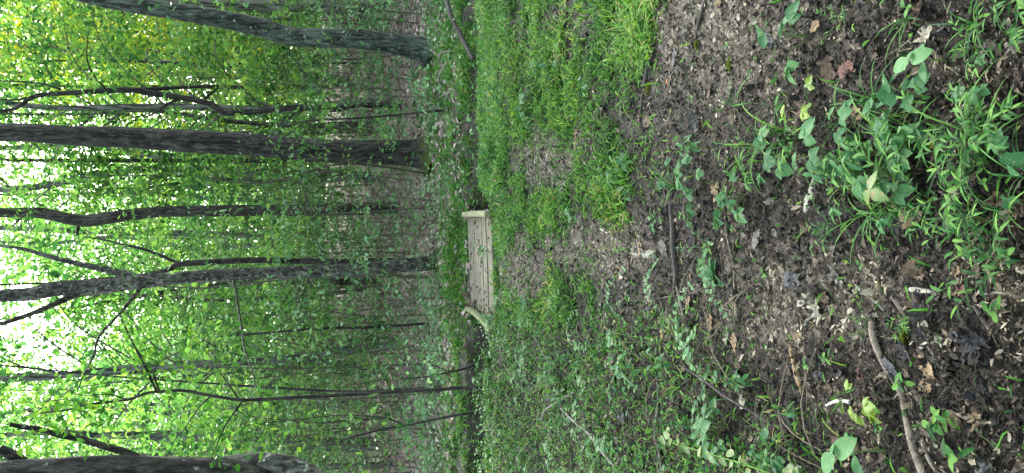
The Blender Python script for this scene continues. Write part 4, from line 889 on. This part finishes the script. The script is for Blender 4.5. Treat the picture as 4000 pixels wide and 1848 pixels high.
stick('stick', 'thin dark twig lying on the litter under the straight slim stick', 'stick', [(3240, 1240), (3280, 1190), (3320, 1140)], [4, 6, 5], 'stick_dark')
stick('stick', 'grey branch lying along the lower edge through the left weeds', 'stick', [(2570, 1480), (2576, 1580), (2578, 1690), (2590, 1770), (2592, 1860)], [6, 8, 10, 10, 11], 'stick_grey', lift=(.0, .02, .03, .02, 0), knots=((.5, .2, .12),))
stick('stick', 'grey branch slanting through the far left weeds', 'stick', [(2210, 1595), (2270, 1640), (2330, 1700), (2380, 1770), (2415, 1825)], [7, 9, 10, 10, 9], 'stick_grey', lift=(.05, .06, .05, .03, 0))
stick('stick', 'thin grey branch nearest the stream in the far left weeds', 'stick', [(2120, 1640), (2160, 1600), (2215, 1560), (2260, 1530)], [5, 6, 6, 4], 'stick_grey', lift=(.02, .06, .06, .02))
stick('stick', 'dark leaning dead stem above the lobed pale weeds', 'stick', [(2790, 1420), (2850, 1475), (2920, 1545), (3000, 1625), (3040, 1680)], [5, 8, 9, 8, 5], 'stick_dark', lift=(.16, .13, .09, .04, 0))
stick('stick', 'dark thin branch across the far left weeds', 'stick', [(2080, 1290), (2140, 1330), (2200, 1400), (2240, 1480)], [4, 6, 6, 4], 'stick_dark', lift=(.02, .1, .12, .04))
stick('root', 'dark surface root running along the edge between lawn and pale soil', 'root', [(2570, 110), (2560, 200), (2530, 290), (2513, 370), (2508, 480)], [16, 20, 18, 16, 10], 'stick_dark', rough=.25)
stick('root', 'bent dark root on the pale soil just below the lawn', 'root', [(2600, 140), (2618, 190), (2632, 240)], [8, 11, 7], 'stick_dark', rough=.25)
stick('root', 'long grey root crossing the pale soil at the top corner', 'root', [(2762, -10), (2745, 50), (2728, 110), (2712, 165)], [14, 15, 12, 7], 'stick_dark', rough=.2)
stick('root', 'narrow root beside the long grey root on pale soil', 'root', [(2705, -10), (2712, 50), (2716, 100)], [9, 10, 6], 'stick_grey', rough=.2)
stick('fallen_log', 'dark fallen log sloping into the stream beside the grey green tree', 'log', [(1792, -30), (1808, 60), (1832, 150), (1862, 232)], [17, 18, 17, 14], 'stick_dark', lift=(.2, .16, .09, .04), sides=14)
stick('fallen_branch', 'grey dead branch curling out of the bank below the grey green tree', 'branch', [(1712, 250), (1728, 222), (1747, 206), (1776, 200)], [4, 5, 5, 4], 'stick_grey', lift=(0, .05, .08, .03))
stick('fallen_branch', 'grey dead branch bent over the stream hollow, longer of the dead ones', 'branch', [(1729, 359), (1740, 320), (1753, 294), (1797, 241)], [3, 5, 6, 5], 'stick_grey', lift=(0, .1, .15, .2))
stick('fallen_branch', 'small grey dead branch on the bank near the slender sapling pair', 'branch', [(1704, 390), (1730, 378), (1760, 364)], [4, 4, 3], 'stick_grey', lift=(.02, .05, .03))
def slab(name, label, cat, a, b, wpx, hgt, mat, seed=1, taper=.6):
    A, B = gpt(*a), gpt(*b); mid = (A + B) / 2; d = B - A; L = np.linalg.norm(d); W = px_size(wpx, mid); n = 15; mb = MB(); V = []
    for i, t_ in enumerate(np.linspace(0, 1, n)):
        wv = W * (.5 + .22 * (vnoise(t_ * 6, .5, 0, seed) - .5)) * (1 - (1 - taper) * abs(2 * t_ - 1) ** 4); hv = hgt * (.8 + .5 * (vnoise(t_ * 7, 3.5, 0, seed) - .5)) * (1 - .4 * abs(2 * t_ - 1) ** 6)
        for y_, z_ in ((-1, .0), (-.95, .55), (-.55, .95), (0, 1 + .15 * vnoise(t_ * 9, 1, 0, seed)), (.5, .9), (.95, .5), (1, 0)): V.append(((t_ - .5) * L, y_ * wv, z_ * hv - .004))
    F = [(i * 7 + j, (i + 1) * 7 + j, (i + 1) * 7 + (j + 1) % 7, i * 7 + (j + 1) % 7) for i in range(n - 1) for j in range(7)]
    mb.add(V, [np.array(F), np.array([[0, 1, 2, 3, 4, 5, 6], [(n - 1) * 7 + j for j in range(6, -1, -1)]])])
    o = mb.build(name, M[mat], None, mid); o.rotation_euler = (0, -math.atan2(d[2], math.hypot(d[0], d[1])), math.atan2(d[1], d[0])); return tag(o, label, cat)
slab('wood_block', 'short weathered wood block set in the trail before the dark wet stick', 'wood block', (2458, 990), (2568, 994), 36, .035, 'grey_wood', 3, .95)
slab('bark_piece', 'pale lichened bark piece in the weeds at the trail edge', 'bark', (3208, 672), (3142, 828), 44, .022, 'bark_chip', 4)
slab('bark_piece', 'dark flat bark chunk next to the twin grey leaves', 'bark', (3480, 1135), (3538, 1230), 40, .018, 'dark_wood', 5)
slab('rotten_wood', 'orange brown rotten wood strip beside the row of small shoots', 'wood piece', (3095, 1345), (3140, 1545), 30, .02, 'rotten', 6, .3)
slab('rotten_wood', 'pale rotten wood splinter on the near litter', 'wood piece', (3550, 1130), (3640, 1140), 24, .014, 'bark_chip', 7, .3)
# stump on the far slope
g = gpt(1440, 76); st_ = thing('stump', 'small dark stump on the brown slope behind the leaning tree', 'stump', g - (0, 0, .05)); mb = MB()
tube(mb, [(0, 0, 0), (.02, 0, .2), (.03, .02, .34), (.05, 0, .42)], [.2, .16, .15, .11], 16, step=.04, rough=.3, seed=9, flare=.4); mb.build('trunk', M['bark_dark'], st_)
# nuts
for px_, py_, sz, lab in ((3354, 1758, .017, 'brown nut shell lying below the big pale plant'), (3405, 1800, .015, 'smaller nut shell at the lower edge of the litter'), (3447, 1130, .013, 'dark round nut by the straight slim stick'), (3522, 812, .014, 'round brown nut under the yellowish three leaflet weed')):
    mb = MB(); n, k = 9, 12; ph = np.linspace(0, math.pi, n)
    V = [(sz * math.sin(a) * math.cos(b), sz * math.sin(a) * math.sin(b), sz * 1.15 * math.cos(a) + sz * .15 * (a < .3) + sz * .9) for a in ph for b in np.linspace(0, 2 * math.pi, k, endpoint=False)]
    mb.add(V, [np.array([(i * k + j, (i + 1) * k + j, (i + 1) * k + (j + 1) % k, i * k + (j + 1) % k) for i in range(n - 1) for j in range(k)])]); o = mb.build('nut', M['nut'], None, gpt(px_, py_)); o.rotation_euler = (.9, .4, 1); tag(o, lab, 'nut')
# fallen leaves: lobed or plain outlines, curled
def dead_leaf(r_, lobes, depth, elong, curl):
    n = 44; th = np.linspace(0, 2 * math.pi, n, endpoint=False); rad = (1 - depth * (.5 + .5 * np.cos(lobes * th + math.pi))) * (1 + .10 * np.sin(th * 13 + r_.uniform(0, 6)) + .05 * r_.normal(0, 1, n))
    rad *= 1 / np.sqrt((np.cos(th) / elong) ** 2 + np.sin(th) ** 2) ; V = [(0, 0, 0)]
    for f in (.5, 1.0):
        x, y = rad * f * np.cos(th), rad * f * np.sin(th); z = curl * (y * y) * .6 + .22 * curl * np.sin(x * 3 + r_.uniform(0, 6)) + .12 * f * np.sin(th * lobes + 1) + .05 * r_.normal(0, 1, n) * f
        V += list(zip(x, y, z))
    V = np.array(V); V[:, 2] -= V[:, 2].min()
    mb = MB(); F3 = [(0, 1 + i, 1 + (i + 1) % n) for i in range(n)]; F4 = [(1 + i, 1 + n + i, 1 + n + (i + 1) % n, 1 + (i + 1) % n) for i in range(n)]
    mb.add(V, [np.array(F3), np.array(F4)], .5); tube(mb, [(-elong * .9, 0, V[0, 2]), (-elong * 1.3, .05, .1), (-elong * 1.6, .12, .06)], [.03, .03, .025], 5); return mb
def dead_mat(name, cols, rough=.6, trans=.1):
    mt, t, p, out = new_mat(name); co, raw = obj_co(t); n1 = noise_tex(t, raw, 2.2, 6, .7); t.links.new(ramp(t, cols, n1, [.35, .5, .66]), p.inputs['Base Color']); p.inputs['Roughness'].default_value = rough; p.inputs['Specular IOR Level'].default_value = .2
    bump(t, noise_tex(t, raw, 4, 3), .25, .08, p); return mt
DM = {'tan': dead_mat('dead_tan', [(.09, .058, .03), (.21, .145, .08), (.29, .21, .125)]), 'brown': dead_mat('dead_brown', [(.03, .02, .013), (.075, .05, .032), (.13, .088, .058)]), 'grey': dead_mat('dead_grey', [(.045, .041, .035), (.10, .092, .077), (.165, .155, .132)]),
      'black': dead_mat('dead_black', [(.005, .005, .005), (.013, .013, .014), (.03, .03, .032)], .65), 'red': dead_mat('dead_red', [(.04, .016, .012), (.085, .035, .026), (.13, .065, .05)], .6), 'orange': dead_mat('dead_orange', [(.22, .08, .03), (.34, .15, .065), (.40, .22, .11)]),
      'yellow': dead_mat('dead_yellow', [(.16, .12, .02), (.42, .37, .06), (.47, .43, .10)]), 'buff': dead_mat('dead_buff', [(.13, .12, .085), (.21, .195, .145), (.28, .265, .21)]), 'slate': dead_mat('dead_slate', [(.018, .019, .021), (.045, .047, .051), (.085, .088, .094)], .55)}
SHP = {'oval': [(1, .1, 1.7, .25), (2, .12, 1.4, .4)], 'oak': [(7, .42, 1.5, .35), (6, .36, 1.7, .5)], 'maple': [(5, .45, 1.05, .3), (5, .38, 1.15, .6)], 'round': [(3, .15, 1.1, .35), (3, .2, 1.2, .5)]}
DB = {}
def dead(shape, col, loc, size, label, group=None, rz=None, tilt=None):
    v = int(rng.integers(0, 2)); key = (shape, v, col); rz = rng.uniform(0, 6.28) if rz is None else rz; tl = tuple(rng.normal(0, .16, 2)) if tilt is None else tilt
    if key not in DB:
        o = dead_leaf(np.random.default_rng(len(shape) * 7 + v), *SHP[shape][v]).build('dead_leaf', DM[col]); tag(o, label, 'dead leaf', group); DB[key] = o
    else:
        o = DB[key].copy(); COL.objects.link(o); o['label'] = label
        if group: o['group'] = group
        elif 'group' in o: del o['group']
    o.location = tuple(float(q) for q in loc); o.rotation_euler = (tl[0], tl[1], rz); o.scale = (size, size, size); return o
for px_, py_, shp, col, sz, lab in (
    (3135, 1320, 'round', 'tan', 48, 'tan rounded dead leaf at the top of the rotten wood strip'), (3387, 1545, 'oval', 'orange', 26, 'orange dead leaf beside the bare whitish stick'),
    (3762, 1062, 'maple', 'tan', 44, 'golden tan leaf with pointed lobes on the near trail'), (3668, 1412, 'maple', 'grey', 62, 'grey skeletal lobed leaf below the short crooked stick'),
    (3370, 1462, 'round', 'red', 46, 'dark red brown leaf curled on the litter'), (2410, 1462, 'oak', 'tan', 46, 'tan lobed leaf caught in the left weeds'), (2965, 1575, 'oak', 'grey', 60, 'pale grey brown curled leaf in front of the left weeds'),
    (2910, 1560, 'oval', 'buff', 46, 'buff cupped leaf next to the pale grey brown curled one'), (3835, 1640, 'oak', 'tan', 66, 'largest tan lobed leaf on the end of the pale brown stick'), (3665, 1145, 'oval', 'slate', 44, 'slate grey smooth leaf on the near litter'),
    (3590, 1160, 'oval', 'slate', 38, 'second slate leaf, duller, beside the pale rotten splinter'), (3210, 1470, 'oval', 'slate', 50, 'narrow blue grey leaf along the rotten wood strip'), (3700, 1560, 'round', 'slate', 34, 'small slate leaf under the black leaf heap'),
    (3250, 1515, 'round', 'brown', 44, 'brown crumpled leaf beside the narrow blue grey leaf'), (3280, 1720, 'round', 'brown', 70, 'broad brown leaf under the left lobed weeds'), (3645, 565, 'maple', 'yellow', 34, 'bright yellow fallen leaf with a brown spot in the weed patch'),
    (3755, 745, 'oval', 'buff', 50, 'pale buff dead leaf under the drooping stilt grass'), (3890, 560, 'round', 'yellow', 30, 'yellowed leaf at the near edge of the stilt grass'), (3420, 770, 'oak', 'brown', 44, 'dull brown lobed leaf at the weed patch rim'),
    (3850, 870, 'oak', 'tan', 50, 'light brown lobed leaf at the near edge below the stilt grass'), (2980, 275, 'oval', 'buff', 28, 'buff oval leaf standing on the pale soil'), (2615, 320, 'round', 'orange', 20, 'small orange brown leaf on the soil below the lawn'),
    (2683, 700, 'oval', 'buff', 18, 'small pale triangular leaf on the dark soil'), (3375, 8, 'oak', 'slate', 46, 'grey crisp leaf at the top edge of the pale soil'), (3470, 90, 'round', 'red', 26, 'rust red leaf on the pale soil by the grass tuft'),
    (3985, 205, 'round', 'grey', 50, 'pale grey leaf at the right corner'), (3700, 110, 'oak', 'slate', 36, 'dull slate leaf near the tall pointed plant'), (3500, 650, 'oval', 'brown', 30, 'brown leaf under the oval leaved weeds'), (2690, 1085, 'oval', 'tan', 20, 'pale tan leaf beside the dark wet stick'), (2595, 1300, 'oval', 'orange', 26, 'curled orange leaf in the weeds beside the forked branch')):
    g = gpt(px_, py_); dead(shp, col, g + (0, 0, .004), px_size(sz, g) * .5, lab)
for i, (px_, py_) in enumerate(((3770, 1310), (3800, 1330), (3790, 1370), (3830, 1360), (3815, 1400), (3850, 1390), (3780, 1410), (3860, 1330), (3840, 1470), (3860, 1510), (3820, 1540), (3890, 1350), (3600, 1310), (3625, 1300))):
    g = gpt(px_, py_); dead('oak' if i % 2 else 'maple', 'black', g + (0, 0, .006 + .004 * (i % 4)), px_size(rng.uniform(40, 64), g) * .5, 'black wet leaf in the rotting leaf heap on the near litter', 'black leaves of the rotting heap', tilt=tuple(rng.normal(0, .35, 2)))
LB = {'tan': 'tan dead leaf lying on the trail litter', 'brown': 'brown dead leaf lying flat on the litter', 'grey': 'greyed dead leaf on the soil', 'slate': 'slate coloured damp leaf on the soil', 'black': 'blackened dead leaf on the damp soil', 'buff': 'faded buff leaf scrap on the soil', 'red': 'reddish dead leaf on the damp litter'}
k = 0
while k < 225:
    x, y = scatter(1, 0, 0, 1.35, 5.8, 1.35); x, y = float(x[0]), float(y[0]); z = float(gz(x, y)); g, s_, w_, b_ = [float(q) for q in masks(x, y, z)]
    if rng.random() < g * .95: continue
    c_ = str(rng.choice(['tan', 'brown', 'grey', 'slate', 'black', 'buff', 'red'], p=[.1, .28, .16, .16, .18, .06, .06])); dead(str(rng.choice(['oval', 'oak', 'maple', 'round'])), c_, (x, y, z + .004), rng.uniform(.014, .038), LB[c_], 'dead leaves strewn over the soil'); k += 1
# moss tufts
for px_, py_, sz, lab in ((2852, 250, .035, 'yellow green moss tuft on the pale soil'), (2722, 175, .022, 'tiny moss tuft beside the long grey root'), (3545, 1320, .022, 'little moss patch between thick stick and leaf heap'), (2535, 350, .04, 'moss cushion at the lawn edge by the dark root')):
    mb = MB(); n = 420; a = rng.uniform(0, 6.28, n); q = sz * np.sqrt(rng.random(n)); add_leaves(mb, KITE, np.stack([np.cos(a) * q, np.sin(a) * q * .7, .012 * (1 - (q / sz) ** 2)], -1), rng.uniform(0, 6.28, n), rng.uniform(.2, 1.3, n), 0, .012, .004, .4, .2)
    tag(mb.build('moss_tuft', M['moss'], None, gpt(px_, py_)), lab, 'moss')
# green briar arching in at the lower corner
P = np.array([on_plane(a, b, yy) for a, b, yy in ((3120, 1900, 2.32), (3000, 1848, 2.4), (2900, 1812, 2.5), (2800, 1782, 2.62), (2700, 1752, 2.76), (2637, 1735, 2.86), (2590, 1700, 2.95))])
base = np.array([P[0][0], P[0][1], float(gz(P[0][0], P[0][1]))]); br = thing('briar', 'bright green arching stem with small rounded leaves at the lower edge', 'briar', base)
mb = MB(); tube(mb, np.vstack([[0, 0, 0], P - base]), np.linspace(.0042, .0015, len(P) + 1), 7, step=.03, var=1.0); mb.build('stem', M['weed'], br); mb = MB()
for i in range(1, len(P)):
    for k in range(4):
        q = P[i] + (P[i - 1] - P[i]) * rng.random() - base; L = rng.uniform(.03, .048); add_leaves(mb, OVATE, q + rng.normal(0, .012, 3), rng.uniform(0, 6.28), rng.uniform(-.2, .3), rng.normal(0, .3), L, L * .7, .4, .15, .01)
mb.build('leaves', M['weed_worn'], br)
